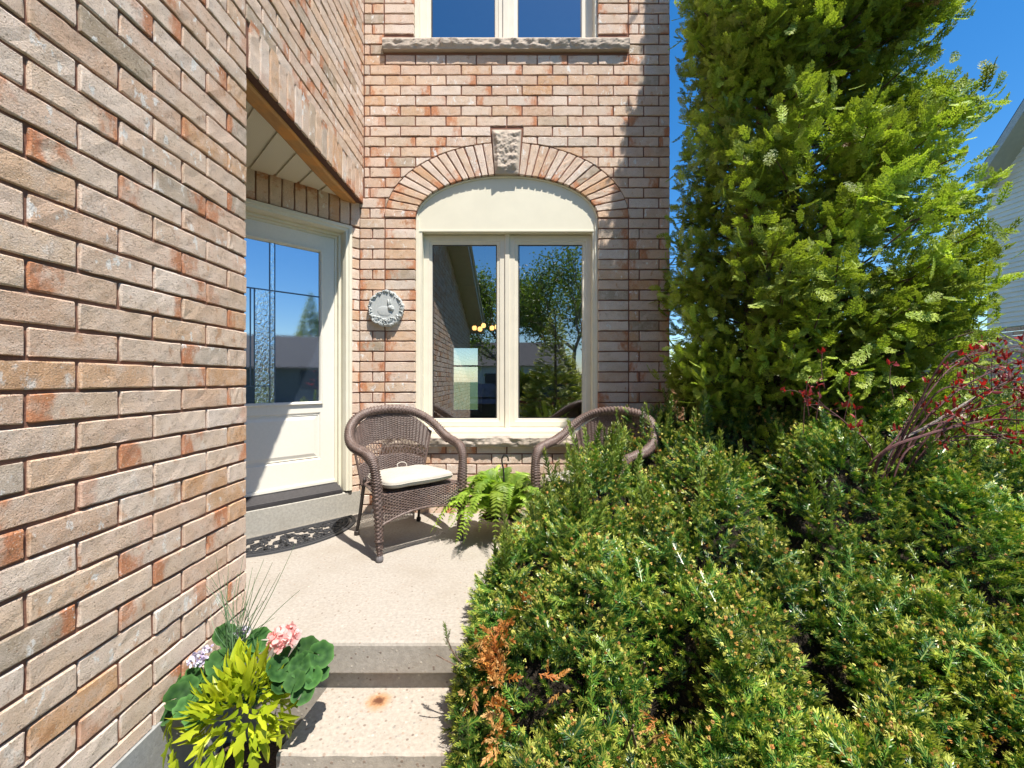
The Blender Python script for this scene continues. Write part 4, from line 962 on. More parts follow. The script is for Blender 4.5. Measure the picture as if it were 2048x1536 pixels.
        q = G(); q.tube([f0 + (0, 0, z) for z in zz], r_, 12); M('foot_cap', q.v, q.f, FOOT, root, local=True, smooth=True)
    # cushion
    nu_, nv2 = 30, 20; V = []
    for j in range(nv2 + 1):
        ph = -pi / 2 + pi * j / nv2
        for i in range(nu_ * 2):
            th = 2 * pi * i / (nu_ * 2); c, s = cos(th), sin(th); r_ = max(cos(ph), 0.0) ** 0.28
            e = 0.36; x = abs(c) ** e * np.sign(c) * r_; y = abs(s) ** e * np.sign(s) * r_
            wx = 0.245 - 0.035 * (y * .5 + .5)
            z = np.sign(sin(ph)) * abs(sin(ph)) ** 0.75 * 0.034 + 0.006 * (1 - x * x) * (1 - y * y) * (ph > 0) + 0.0025 * sin(7 * x + 3 * y) 
            V.append((x * wx, -0.055 + y * 0.225, 0.432 + z - 0.01 * y))
    m = nu_ * 2; Fc = [(j * m + i, j * m + (i + 1) % m, (j + 1) * m + (i + 1) % m, (j + 1) * m + i) for j in range(nv2) for i in range(m)]
    cu = M('seat_cushion', V, Fc, CUSH, root, local=True, smooth=True)
    q = G(); q.tube(smoothpath([(.04, .16, .43), (.02, .172, .462), (.05, .18, .478), (.085, .172, .47), (.09, .16, .44)], 16), 0.0035, 6); M('tie_cord', q.v, q.f, CUSH, cu, local=True)
    seam = []
    for i in range(73):
        th = 2 * pi * i / 72; c, s = cos(th), sin(th); x = abs(c) ** .36 * np.sign(c); y = abs(s) ** .36 * np.sign(s); seam.append((x * (0.2465 - 0.035 * (y * .5 + .5)), -0.055 + y * 0.2265, 0.432 - 0.01 * y + 0.0025 * sin(7 * x + 3 * y)))
    q = G(); q.tube(seam, 0.0028, 6); M('piping', q.v, q.f, CUSH, cu, local=True)
    return root
def copy_tree(o, parent=None):
    c = o.copy(); COL.objects.link(c); c.parent = parent
    for ch_ in [x for x in bpy.data.objects if x.parent == o]: copy_tree(ch_, c)
    return c
chA = make_chair('brown wicker armchair with cream cushion in full sun beside the doormat', (-.72, 2.84, 0), radians(39))
chB = copy_tree(chA); chB.location = [c * K for c in (.54, 2.70, 0)]; chB.rotation_euler = (0, 0, radians(-45))
chB['label'] = 'brown wicker armchair in shade behind the yew, half hidden'
# ------------------------------------------------------------------ doormat
g = G(); tc, n0, rx, ry = 0.58, 0.03, 0.50, 0.37; zt = 0.012
def bar(pts, w, h0=0.001, h1=0.011):
    P = np.array(pts, float); T = norm(np.gradient(P, axis=0)); Nn = np.stack([-T[:, 1], T[:, 0]], 1); L, R_ = P + Nn * w, P - Nn * w; m = len(P)
    V = [(*L[i], h0) for i in range(m)] + [(*(L[i] * .8 + P[i] * .2), h1) for i in range(m)] + [(*(R_[i] * .8 + P[i] * .2), h1) for i in range(m)] + [(*R_[i], h0) for i in range(m)]
    V = [tuple(dw(a, b, c)) for a, b, c in V]
    g.add(V, [(k * m + i, k * m + i + 1, (k + 1) * m + i + 1, (k + 1) * m + i) for k in range(3) for i in range(m - 1)])
th = np.linspace(0, pi, 60)
for sc_, w_ in ((0.975, .014), (0.90, .006), (0.83, 0.005)): bar([(tc + rx * sc_ * cos(a), n0 + 0.005 + ry * sc_ * sin(a)) for a in th], w_)
bar([(tc - rx * .99, n0 + 0.008), (tc, n0 + .008), (tc + rx * .99, n0 + 0.008)], 0.013)
bar([(tc - rx * .9, n0 + 0.04), (tc, n0 + .04), (tc + rx * .9, n0 + 0.04)], 0.005)
for k in range(46):
    a = pi * (k + .5) / 46; bar([(tc + rx * s * cos(a + d), n0 + ry * s * sin(a + d)) for s, d in ((.84, 0), (.87, .02), (.9, 0))], .0035)
rs = random.Random(4)
for ring_, cnt in ((0.73, 10), (0.50, 6), (0.26, 3)):
    for k in range(cnt):
        a = pi * (k + .5) / cnt; cx, cy_ = tc + rx * ring_ * cos(a), n0 + .03 + ry * ring_ * .92 * sin(a)
        for s_ in (-1, 1):
            q = np.linspace(0, 1, 16); ang = a + s_ * (q * 5.2 + .3); rad = 0.046 * (1 - q * .72)
            bar(np.stack([cx + s_ * .022 + rad * np.cos(ang), cy_ + rad * np.sin(ang) * .8], 1), 0.0066)
        bar([(cx - .05 * cos(a), cy_ - .05 * sin(a)), (cx, cy_), (cx + .055 * cos(a), cy_ + .05 * sin(a))], .007)
        for da in (-.5, .5): bar([(cx, cy_), (cx + .03 * cos(a + da), cy_ + .03 * sin(a + da)), (cx + .05 * cos(a + da * 2.4), cy_ + .045 * sin(a + da * 2.4))], .0065)
tag(M('doormat', g.v, g.f, simple('black_rubber', (0.040, 0.041, 0.046), 0.5, 0.5, nsc=150, bmp=0.4), loc=tuple(dw(tc, .2, 0))), 'black rubber half-round openwork doormat against the concrete doorstep', 'doormat')
# ------------------------------------------------------------------ wall plaque
pc = bp(771, 617, D - 0.03); n_r, n_a = 46, 120; V = []
prj = random.Random(12)
leaves = []
for k in range(120):
    a = prj.uniform(0, 2 * pi); r_ = prj.uniform(.84, .97); leaves.append((r_ * cos(a), r_ * sin(a), prj.uniform(.035, .075), prj.uniform(.25, .6), prj.uniform(0, pi)))
for k in range(110):
    x = prj.uniform(-.8, .85); y = prj.uniform(-.95, -.30 - .25 * (1 - abs(x)))
    if x * x + y * y < .95: leaves.append((x, y, prj.uniform(.035, .07), prj.uniform(.3, .7), prj.uniform(0, pi)))
LVS = np.array(leaves)
def hgt(x, y):
    r = sqrt(x * x + y * y); h = 0.010
    c, s = np.cos(LVS[:, 4]), np.sin(LVS[:, 4]); dx = x - LVS[:, 0]; dy = y - LVS[:, 1]; p = dx * c + dy * s; q = -dx * s + dy * c
    d = 1 - (p / LVS[:, 2]) ** 2 - (q / (LVS[:, 2] * LVS[:, 3])) ** 2
    m = d.max(); h += 0.013 * sqrt(m) if m > 0 else 0
    def el(cx, cy, a, b, th, hh):
        c_, s_ = cos(th), sin(th); dx, dy = x - cx, y - cy; p, q = dx * c_ + dy * s_, -dx * s_ + dy * c_; k = 1 - (p / a) ** 2 - (q / b) ** 2
        return hh * sqrt(k) if k > 0 else 0
    h = max(h, 0.010 + el(.30, .03, .17, .14, -.35, .017), 0.010 + el(.40, -.04, .10, .08, -.3, .015), 0.010 + el(.17, .33, .05, .17, .15, .012), .010 + el(.30, .33, .045, .16, -.05, .012), 0.010 + el(-.05, -.15, .42, .28, -.1, .004))
    if el(.37, .06, .028, .022, 0, 1) > 0: h -= .006
    return h
for i in range(n_r + 1):
    r = i / n_r
    for j in range(n_a):
        a = 2 * pi * j / n_a; R0 = 1 + 0.02 * sin(5 * a + 1) + 0.018 * sin(13 * a) + 0.012 * sin(29 * a + 2)
        x, y = r * cos(a), r * sin(a); h = hgt(x, y) * (1 if r < .97 else .55)
        V.append((pc[0] + x * R0 * .140, D - 0.022 - h, pc[2] + y * R0 * .146))
for j in range(n_a): v = V[n_r * n_a + j]; V.append((v[0], D + .0, v[2]))
Fc = [(i * n_a + j, i * n_a + (j + 1) % n_a, (i + 1) * n_a + (j + 1) % n_a, (i + 1) * n_a + j) for i in range(n_r + 1) for j in range(n_a)]
t = NT('cast_stone'); o = t.obj(); f = t.noise(o, 70, 5, .7); t.set(Base_Color=t.mix(f, (0.34, 0.37, 0.37), (0.62, 0.63, 0.62)), Roughness=0.95, Normal=t.bump(f, .5, .002))
tag(M('wall_plaque', V, Fc, t.m, loc=tuple(pc)), 'round grey cast stone plaque with a rabbit in relief, hung on the brick', 'plaque')
# ------------------------------------------------------------------ leaves and templates
def leafT(n=5, w=0.3, fold=0.12, droop=0.15, tipw=0.0):
    """pointed leaf along +x, length 1"""
    V = []; x = np.linspace(0, 1, n + 1)
    for q in x:
        ww = w * (sin(pi * min(1, q * 0.92 + 0.06)) ** 0.8) * (1 - 0.25 * q) if 0 < q < 1 else 0.004
        z = -droop * q * q; V += [(q, -ww, z + fold * ww * 2), (q, 0, z), (q, ww, z + fold * ww * 2)]
    Fc = [(i * 3 + j, (i + 1) * 3 + j, (i + 1) * 3 + j + 1, i * 3 + j + 1) for i in range(n) for j in range(2)]
    return np.array(V), np.array(Fc), np.repeat(x, 3)
def yewT(seed, L=1.0, n=26, nl=0.25, nw=0.026, flat=0.5, up=0.95, buds=True):
    """yew shoot along +x of length L with needles; returns V,F,t, kind t: 0 needle, 1 tip"""
    r = random.Random(seed); V = []; Fc = []; tt = []
    for k in range(n):
        s = 0.06 + 0.94 * (k + r.random() * .6) / n; ang = (k * 2.399 + r.uniform(-.3, .3))
        dy, dz = cos(ang), sin(ang) * (1 - flat) + 0.12
        a = up * (1 - 0.55 * s) + r.uniform(-.12, .12)          # angle to the stem
        d = np.array([cos(a), sin(a) * dy, sin(a) * dz]); d /= np.linalg.norm(d)
        l = nl * (0.75 + .4 * r.random()) * (1.05 - 0.45 * abs(s - .45)); p = np.array([s * L, 0, -0.05 * s * s])
        sd = np.cross(d, [r.uniform(-.4, .4), r.uniform(-.4, .4), 1.0]); sd /= np.linalg.norm(sd); w = nw * (.8 + .4 * r.random())
        b = len(V); mid = p + d * l * .55 + np.array([0, 0, 0.012]); end = p + d * l
        V += [p - sd * w * .35, p + sd * w * .35, mid - sd * w, mid + sd * w, end - sd * w * .25, end + sd * w * .25]
        Fc += [(b, b + 1, b + 3, b + 2), (b + 2, b + 3, b + 5, b + 4)]; tip = 0.9 if s > 0.86 else (0.35 if r.random() < .15 else 0.0); tt += [tip * .4, tip * .4, tip * .8, tip * .8, tip, tip]
    # stem
    b = len(V); w = .018
    for s in (0, .5, 1.0): V += [np.array([s * L, -w, -0.05 * s * s - .01]), np.array([s * L, w, -0.05 * s * s - .01])]; tt += [0.3, 0.3]
    Fc += [(b, b + 1, b + 3, b + 2), (b + 2, b + 3, b + 5, b + 4)]
    return np.array(V), np.array(Fc), np.array(tt)
def budT():
    V = []; Fc = []
    for k in range(5):
        a = k * 2.4; r_ = .35 * (k > 0); c = np.array([.6 * k / 5, r_ * cos(a), r_ * sin(a)]); b = len(V)
        for dx, dy, dz in ((-.4, 0, 0), (0, .28, .1), (0, -.28, .1), (.4, 0, 0), (0, 0, -.3), (0, 0, .34)): V.append(c + np.array([dx, dy, dz]))
        Fc += [(b, b + 1, b + 3, b + 2), (b, b + 4, b + 3, b + 5)]
    return np.array(V), np.array(Fc), np.zeros(len(V))
def sprayT(seed, n=9):
    """flat fan of scale-leaf branchlets along +x, length 1, in the xy plane"""
    r = random.Random(seed); segs = []
    def br(x, y, a, L, w, lev):
        m = 3 if lev == 0 else 2; px, py, aa = x, y, a
        for k in range(m):
            aa += r.uniform(-.12, .12) ; nx, ny = px + cos(aa) * L / m, py + sin(aa) * L / m; segs.append((px, py, nx, ny, w * (1 - .25 * k), lev)); px, py = nx, ny
        return px, py
    px, py, a = 0, 0, 0
    for k in range(n):
        L = 1.0 / n; a = r.uniform(-.1, .1); nx, ny = px + cos(a) * L, py + sin(a) * L; segs.append((px, py, nx, ny, .020, 0)); 
        for s_ in (-1, 1):
            l = (.46 * (1 - (k / n)) ** .7 * (0.55 + .6 * min(1, k / 2)) + .07) * r.uniform(.75, 1.15); an = s_ * r.uniform(.6, .85)
            x0, y0 = px, py; mm = max(2, int(l / .15)); q = an
            for j in range(mm):
                q *= .93; x1, y1 = x0 + cos(q) * l / mm, y0 + sin(q) * l / mm; segs.append((x0, y0, x1, y1, .025, 1))
                if j >= 0:
                    for s2 in (-1, 1):
                        l2 = l * .36 * (1 - j / mm) + .035; q2 = q + s2 * r.uniform(.55, .9); segs.append((x0, y0, x0 + cos(q2) * l2, y0 + sin(q2) * l2, .027, 2))
                x0, y0 = x1, y1
        px, py = nx, ny
    V = []; Fc = []; tt = []
    for x0, y0, x1, y1, w, lev in segs:
        d = np.array([x1 - x0, y1 - y0]); d /= np.linalg.norm(d) + 1e-9; nx, ny = -d[1] * w, d[0] * w; b = len(V)
        def zc(x, y): return -0.22 * x * x - .10 * y * y + r.uniform(-.012, .012)
        z0, z1 = zc(x0, y0), zc(x1, y1); tw = r.uniform(-.012, .012)
        V += [(x0 - nx, y0 - ny, z0 - tw), (x0 + nx, y0 + ny, z0 + tw), (x1 + nx * .7, y1 + ny * .7, z1 + tw), (x1 - nx * .7, y1 - ny * .7, z1 - tw)]; Fc.append((b, b + 1, b + 2, b + 3)); tt += [min(1, .15 + .75 * x0 + .25 * (lev == 2))] * 2 + [min(1, .25 + .75 * x1 + .25 * (lev == 2))] * 2
    return np.array(V), np.array(Fc), np.array(tt)
def multi(Ts, P, A, B, S, **k):
    n = len(P); which = rng.integers(0, len(Ts), n); out = []
    for i, (TV, TF, tt) in enumerate(Ts):
        m = which == i
        if m.sum() == 0: continue
        kk = {q: (v[m] if isinstance(v, np.ndarray) and len(v) == n else v) for q, v in k.items()}
        out.append(stamp(TV, TF, P[m], A[m], B[m], np.broadcast_to(S, (n,))[m], tt=tt, **kk))
    return cat(out)
BARK = simple('brown_bark', (0.16, 0.11, 0.08), 0.95, nsc=60, var=0.4, bmp=0.8, bd=0.01)
GBARK = simple('grey_bark', (0.30, 0.26, 0.23), 0.9, nsc=60, var=0.35, bmp=0.6, bd=0.006)
RBARK = simple('red_brown_twig', (0.11, 0.045, 0.045), 0.7, nsc=80, var=0.3, bmp=0.3)
# ------------------------------------------------------------------ yew
YEWM = foliage('yew_needles', [(0, (0.018, 0.072, 0.014)), (0.35, (0.052, 0.165, 0.024)), (0.7, (0.115, 0.27, 0.034)), (1, (0.24, 0.38, 0.045))], (0.68, 0.68, 0.12), 0.9, trans=0.2, rough=0.34, spec=0.6, clump=(0.5, 1.25))
YEWS = foliage('yew_tall_shoot', [(0, (0.06, 0.13, 0.02)), (1, (0.17, 0.25, 0.04))], (0.42, 0.42, 0.10), 0.6, trans=0.3)
BUDM = foliage('yew_bud', [(0, (0.60, 0.27, 0.08)), (0.3, (0.66, 0.42, 0.15)), (0.5, (0.66, 0.60, 0.16)), (1, (0.60, 0.64, 0.15))], (0.5, 0.4, 0.2), 0.0, trans=0.15, rough=0.6)
DEADM = foliage('dead_yew', [(0, (0.42, 0.13, 0.025)), (0.6, (0.55, 0.24, 0.05)), (1, (0.62, 0.38, 0.14))], (0.7, 0.48, 0.22), 0.5, trans=0.2, rough=0.6)
def yew_left(Y): return np.interp(Y, [0.6, 1.1, 1.35, 1.55, 1.8, 2.2, 2.45, 2.7, 3.0], [-.15, -.19, -.20, -.225, -.20, -.11, .0, .17, .45])
def yew_h(X, Y):
    base = np.interp(Y, [0.5, 0.8, 1.1, 1.6, 2.2, 2.6, 3.2, 4.0], [-.30, -.08, .06, .275, .50, .625, .66, .3])
    right = np.clip((X - 0.5) / .9, 0, 1) * np.clip((Y - 1.4) / .9, 0, 1); base = base + .20 * right
    far = np.clip((Y - (3.0 + .4 * right)) / .5, 0, 1); base = base - far * .7
    lump = (vnoise(X, Y, 11, 3.4) - .5) * .27 + (vnoise(X, Y, 12, 7.0) - .5) * .20 + (vnoise(X, Y, 14, 13) - .5) * .13
    bmp_ = .24 * np.exp(-(((X - 1.88) / .45) ** 2 + ((Y - 2.0) / .28) ** 2)); base = base + bmp_
    hole = np.clip((vnoise(X, Y, 41, 4.3) - .64) / .14, 0, 1) * .24
    d = np.clip((X - yew_left(Y)) / (.28 + .30 * np.clip((Y - 1.9) / .5, 0, 1)), 0, 1); edge = np.sqrt(np.clip(1 - (1 - d) ** 2, 0, 1))
    return base * edge + (-.34) * (1 - edge) + lump * (0.4 + .6 * edge) - hole
yew = thing('yew_shrub', 'large spreading dark green yew filling the lower right, beside the concrete steps', 'shrub', (0.9, 1.8, ZG))
nx_, ny_ = 150, 120
gx = np.linspace(-.2, 4.2, nx_); gy = np.linspace(.5, 3.9, ny_); GX, GY = np.meshgrid(gx, gy, indexing='ij')
def yew_n(X, Y, e=0.03):
    return norm(np.stack([-(yew_h(X + e, Y) - yew_h(X - e, Y)) / (2 * e), -(yew_h(X, Y + e) - yew_h(X, Y - e)) / (2 * e), np.ones_like(X)], -1))
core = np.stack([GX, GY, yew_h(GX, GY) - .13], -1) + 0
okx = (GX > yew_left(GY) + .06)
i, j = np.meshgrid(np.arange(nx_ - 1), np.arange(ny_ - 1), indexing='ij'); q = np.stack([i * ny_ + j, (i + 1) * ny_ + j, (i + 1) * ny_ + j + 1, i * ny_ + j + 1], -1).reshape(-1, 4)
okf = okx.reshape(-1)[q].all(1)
M('dark_core', core.reshape(-1, 3), q[okf], simple('core_shade_fill', (0.030, 0.022, 0.014), 1.0, nsc=70, var=.6, bmp=1, bd=.02), yew)  # solid dark sheet; colour stands in for inner twigs and shade between sprigs
def visible_frac(X, Y): return (X / Y < 1.36) & (X / Y > -.3)
def sample_yew(n, dz0, dz1, ymin=.62, ymax=3.9):
    # density ~ screen area: sample Y with more near the camera
    Y = ymin * (ymax / ymin) ** rng.random(n * 3); X = yew_left(Y) - .02 + rng.random(n * 3) * (1.36 * Y - yew_left(Y) + .1)
    sl_ = yew_n(X, Y); X, Y, sl_ = X[:n], Y[:n], sl_[:n]
    Z = yew_h(X, Y) + rng.uniform(dz0, dz1, n)
    return np.stack([X, Y, Z], -1), sl_
TY = [yewT(s, n=38 + 2 * s, up=1.12, nw=0.0175, nl=0.23) for s in range(5)]
parts = []
for n, a, b, sc_ in ((15000, -.04, .025, .95), (8500, -.09, -.03, 1.05), (5000, -.15, -.08, 1.1)):
    P, Nn = sample_yew(n, a, b)
    az_ = rng.random(n) * 2 * pi; tilt = rng.uniform(.2, 1.25, n)
    H = np.stack([np.cos(az_), np.sin(az_), np.zeros(n)], -1)
    A = Nn * np.cos(tilt)[:, None] + H * np.sin(tilt)[:, None] + np.array([0, 0, .25]); A = norm(A)
    B = np.cross(A, Nn) + rng.normal(0, .25, (n, 3))
    S = rng.uniform(.065, .12, n) * sc_
    P = P - A * (S * .6)[:, None]
    cl = np.clip(vnoise(P[:, 0], P[:, 1], 77, 5) * .7 + vnoise(P[:, 0], P[:, 1], 78, 16) * .5 - .1, 0, 1)
    rnd = np.clip(rng.normal(.42, .22, n) + .25 * (vnoise(P[:, 0], P[:, 1], 71, 2.2) - .5), 0, 1)
    parts.append(multi(TY, P, A, B, S, rnd=rnd, cl=cl))
# left flank beside the porch
n = 5200; Y = rng.uniform(.8, 2.75, n); zt_y = yew_h(yew_left(Y) + .16, Y); Z = rng.uniform(-.36, 1, n) ; Z = -.38 + (zt_y + .38) * rng.random(n) ** .8
fr_ = (Z + .38) / (zt_y + .38); X = yew_left(Y) + .02 + .10 * fr_ ** 2 + .05 * (1 - fr_) + rng.uniform(-.03, .07, n) + (vnoise(Y, Z, 5, 6) - .5) * .10
az_ = rng.normal(pi, .9, n); el_ = rng.uniform(-.2, 1.1, n); A = np.stack([np.cos(az_) * np.cos(el_), np.sin(az_) * np.cos(el_), np.sin(el_)], -1)
B = np.cross(A, [0, 0, 1.0]) + rng.normal(0, .3, (n, 3)); S = rng.uniform(.06, .105, n)
parts.append(multi(TY, np.stack([X, Y, Z], -1) - A * (S * .5)[:, None], A, B, S, rnd=np.clip(rng.normal(.4, .2, n), 0, 1), cl=np.clip(vnoise(Y, Z, 7, 9), 0, 1)))
V, Fc, at = cat(parts); M('foliage', V, Fc, YEWM, yew, attrs={'lf': at})
# buds and pale new tips
TB = [budT()]
n = 27000; P, Nn = sample_yew(n, -.025, .045); keep = vnoise(P[:, 0], P[:, 1], 91, 6) * .6 + rng.random(n) * .6 > .52; P, Nn = P[keep], Nn[keep]; n = len(P)
A = norm(Nn + rng.normal(0, .5, (n, 3))); V, Fc, at = multi(TB, P, A, rng.normal(0, 1, (n, 3)), rng.uniform(.005, .0115, n)); M('cone_buds', V, Fc, BUDM, yew, attrs={'lf': at})
# tall straight shoots rising along the back, built from a few narrow sprigs each
TS = [yewT(50 + s, n=46, nl=.15, nw=.02, flat=0.0, up=1.05) for s in range(3)]
n = 280; Y = rng.uniform(1.8, 3.0, n); X = yew_left(Y) + .1 + rng.random(n) * (1.1 * Y); Z = yew_h(X, Y) - .05
n2 = 10; ex_ = np.array([(bp(px, py, yy)) for px, py, yy in ((1160, 905, 2.42), (1284, 850, 2.6), (1306, 862, 2.62), (1262, 880, 2.6), (1130, 935, 2.35), (1345, 870, 2.7), (1240, 895, 2.5))])
Pq = np.concatenate([np.stack([X, Y, Z], -1), ex_ - (0, 0, .06)]); n = len(Pq); A = norm(np.stack([rng.normal(0, .16, n), rng.normal(0, .16, n), np.ones(n)], -1))
V, Fc, at = multi(TS, Pq, A, rng.normal(0, 1, (n, 3)), rng.uniform(.12, .26, n)); M('tall_shoots', V, Fc, YEWS, yew, attrs={'lf': at})
# dead orange patch on the left flank
dp = []
for px, py, yy, k in ((992, 1290, 1.44, 26), (990, 1330, 1.40, 34), (1012, 1250, 1.48, 14), (968, 1262, 1.52, 8), (1000, 1395, 1.34, 10), (990, 1455, 1.28, 12), (1025, 1075, 1.93, 4), (1055, 1200, 1.6, 4), (938, 1385, 1.4, 3), (1320, 1440, 1.15, 6), (1100, 1330, 1.35, 4)):
    c0 = bp(px, py, yy); dp.append(c0 + rng.normal(0, .017, (k, 3)) * (1, .6, 1.4) + (0, -.03, 0))
P = np.concatenate(dp); n = len(P); A = norm(rng.normal(0, 1, (n, 3)) * (1, .8, .8) + (-.4, -.5, .5)); V, Fc, at = multi([yewT(90 + s, n=16, nl=.3, nw=.05) for s in range(3)], P, A, rng.normal(0, 1, (n, 3)), rng.uniform(.04, .065, n)); M('dead_foliage', V, Fc, DEADM, yew, attrs={'lf': at})
for px, py, yy in ((1330, 1450, 1.2), (1700, 1500, 1.15), (1520, 1200, 1.6), (1240, 1320, 1.4), (1760, 1250, 1.5), (1000, 1360, 1.45)):
    c0 = bp(px, py, yy); 
    for k in range(5):
        a = random.uniform(0, 2 * pi); g = G(); g.tube(smoothpath([(c0[0] + .3 * cos(a) * .3, yy + .25, ZG), (c0[0] + .1 * cos(a), yy + .12, c0[2] - .22), (c0[0] + .12 * cos(a + .5), yy + random.uniform(-.03, .05), c0[2] + .0)], 9), list(np.linspace(.010, .003, 9)), 5); g.make('branch', BARK, yew)
g = G()
# bare twig poking out over the step
a = bp(965, 1355, 1.5); b_ = bp(915, 1318, 1.5); c_ = bp(893, 1275, 1.5); g.tube(smoothpath([a, b_, c_], 8), list(np.linspace(.005, .002, 8)), 5); g.make('branch', BARK, yew); g = G(); g.tube(smoothpath([bp(925, 1338, 1.5), bp(900, 1325, 1.48), bp(872, 1310, 1.48)], 6), .0025, 5)
g.make('branch', BARK, yew)
tw = np.array([bp(895, 1280, 1.5), bp(905, 1300, 1.5), bp(893, 1290, 1.5)]); V, Fc, at = multi(TY, tw, norm(np.array([[-.2, 0, 1], [-.6, 0, .7], [.2, 0, 1.0]])), rng.normal(0, 1, (3, 3)), np.array([.06, .05, .05])); M('twig_tip', V, Fc, YEWS, yew, attrs={'lf': at})
# ------------------------------------------------------------------ cedar
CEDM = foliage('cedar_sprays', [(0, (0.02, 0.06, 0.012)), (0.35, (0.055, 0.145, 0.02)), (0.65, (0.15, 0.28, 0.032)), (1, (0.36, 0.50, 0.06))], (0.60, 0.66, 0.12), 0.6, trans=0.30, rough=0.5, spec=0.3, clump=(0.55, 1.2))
CEDB = foliage('brown_cedar', [(0, (0.16, 0.07, 0.03)), (1, (0.30, 0.18, 0.10))], (0.3, 0.2, 0.1), 0.3, trans=0.15)
def cedar(name, label, cx, cy, R_, z0, z1, zw, nlimb, seed, stems, dens=1.0, mat=CEDM, brown=True, squash=1.0, tip=1.0):
    r = np.random.default_rng(seed); root = thing(name, label, 'tree', (cx, cy, ZG))
    g = G(); stemp = []
    for sx, sy, tx, ty, rr in stems:
        p = smoothpath([(sx, sy, ZG - .05), (sx * .8 + tx * .2 + .03, sy * .8 + ty * .2, z0 + (z1 - z0) * .22), (sx * .4 + tx * .6, sy * .4 + ty * .6, z0 + (z1 - z0) * .55), (tx, ty, z1 * .97)], 40); stemp.append(p)
        V, Fc = tube(p, list(np.linspace(rr, .012, 40)), 12, True, mod=lambda i, a: rr * .12 * np.sin(a * 5 + i * .15) * np.linspace(1, .1, 40)[:, None]); g.add(V, Fc)
    g.make('trunk', BARK, root)
    paths, rads = [], []; P = []; A = []; B = []; Sx = []; CL = []; RN = []
    for k in range(nlimb):
        st = stemp[r.integers(len(stemp))]; zz = z0 + (z1 - z0) * r.random() ** 1.15; i0 = np.argmin(abs(st[:, 2] - zz)); o = st[i0]
        az_ = r.random() * 2 * pi; f = (zz - z0) / (z1 - z0)
        Rz = R_ * np.interp(f, [0, .06, .3, .45, zw, 1], [1.0, 1.18, 1.14, 1.0, .97, .12]) * (1 + .16 * (vnoise(az_ * 1.3, zz, seed, 1.7) - .5) * 2)
        e = np.array([cx + cos(az_) * Rz, cy + sin(az_) * Rz * squash, zz + .02 + .30 * r.random()]); L = np.linalg.norm(e - o)
        mid = o * .5 + e * .5 - (0, 0, .10 * L); pth = smoothpath([o, mid, e], 7); paths.append(pth); rads.append(np.linspace(.004 + .008 * L, .003, 7))
        cl = np.clip(r.normal(.5, .28), 0, 1); ns = int((28 + 52 * L) * dens)
        for q in range(ns):
            u = .30 + .70 * r.random() ** .62; p = o * (1 - u) + e * u - (0, 0, .4 * L * u * (1 - u)); d = norm(e - o)
            sp_ = .045 + .16 * L * (1.1 - u) + .035
            p = p + r.normal(0, 1, 3) * sp_ * np.array([.55, .55, .5])
            a = norm(d * r.uniform(.2, .8) + r.normal(0, .55, 3) + np.array([0, 0, r.uniform(-.35, .45)]))
            P.append(p); A.append(a); side = np.cross(a, [0, 0, 1.0]) + r.normal(0, .55, 3); B.append(side)
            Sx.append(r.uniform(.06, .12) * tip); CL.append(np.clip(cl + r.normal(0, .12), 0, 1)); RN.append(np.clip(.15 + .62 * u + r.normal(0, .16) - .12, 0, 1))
    V, Fc = tubes_np(paths, rads, 4); M('branches', V, Fc, BARK, root)
    TSP = [sprayT(s, 6) for s in range(4)]
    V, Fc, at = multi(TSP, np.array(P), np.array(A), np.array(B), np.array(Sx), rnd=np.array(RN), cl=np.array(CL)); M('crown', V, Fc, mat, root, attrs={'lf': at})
    if brown:
        sel = r.choice(len(P), 60, replace=False); Pb = np.repeat(np.array(P)[sel], 6, 0) + r.normal(0, .035, (360, 3)); V, Fc, at = multi(TSP, Pb, r.normal(0, 1, (360, 3)), r.normal(0, 1, (360, 3)), .075); M('brown_sprigs', V, Fc, CEDB, root, attrs={'lf': at})
    print(name, 'sprays', len(P)); return root
cedar('white_cedar', 'tall bright green cedar with flat sprays and several trunks, right of the brick wall', 1.91, 2.80, 0.67, 0.30, 6.1, .60, 560, 5, [(1.62, 2.85, 1.45, 2.85, .06), (1.92, 2.95, 1.95, 2.95, .07), (2.06, 2.9, 2.35, 2.85, .055), (1.75, 2.95, 1.7, 2.95, .045)], dens=1.0)
# ------------------------------------------------------------------ fern in its pot
FERNM = foliage('fern_fronds', [(0, (0.10, 0.22, 0.025)), (0.5, (0.21, 0.38, 0.04)), (1, (0.36, 0.52, 0.06))], (0.5, 0.62, 0.11), 0.5, trans=0.35, rough=0.5)
fc = np.array([-0.065, 2.84, 0.0]); fern = thing('potted_fern', 'bright green fern with a black pot hook, on the porch between the two armchairs', 'fern', fc)
PLAS = simple('black_plastic', (0.02, 0.02, 0.021), 0.4, nsc=40)
g = G(); zz = [0, 0, .09, .17, .175, .165, .15]; rr = [.01, .10, .125, .145, .152, .15, .135]; g.tube([(fc[0], fc[1], z) for z in zz], rr, 24, False); g.make('pot', PLAS, fern, smooth=True)
g = G(); g.tube([(fc[0], fc[1], .15), (fc[0], fc[1], .16)], [.14, .01], 20); g.make('soil', MULCH, fern)
hk = np.array([-.055, 2.86])
g = G(); g.tube(smoothpath([(hk[0], 2.86, .36), (hk[0] - .002, 2.86, .45), (hk[0] - .012, 2.86, .50), (hk[0] - .012, 2.86, .535), (hk[0] + .006, 2.86, .557), (hk[0] + .026, 2.86, .54), (hk[0] + .03, 2.86, .515)], 22), .0055, 8)
for k in range(3):
    a = k * 2.094 + .4; g.tube([(hk[0], 2.86, .365), (fc[0] + .145 * cos(a), fc[1] + .145 * sin(a), .17)], .003, 5)
g.make('pot_hanger', PLAS, fern)
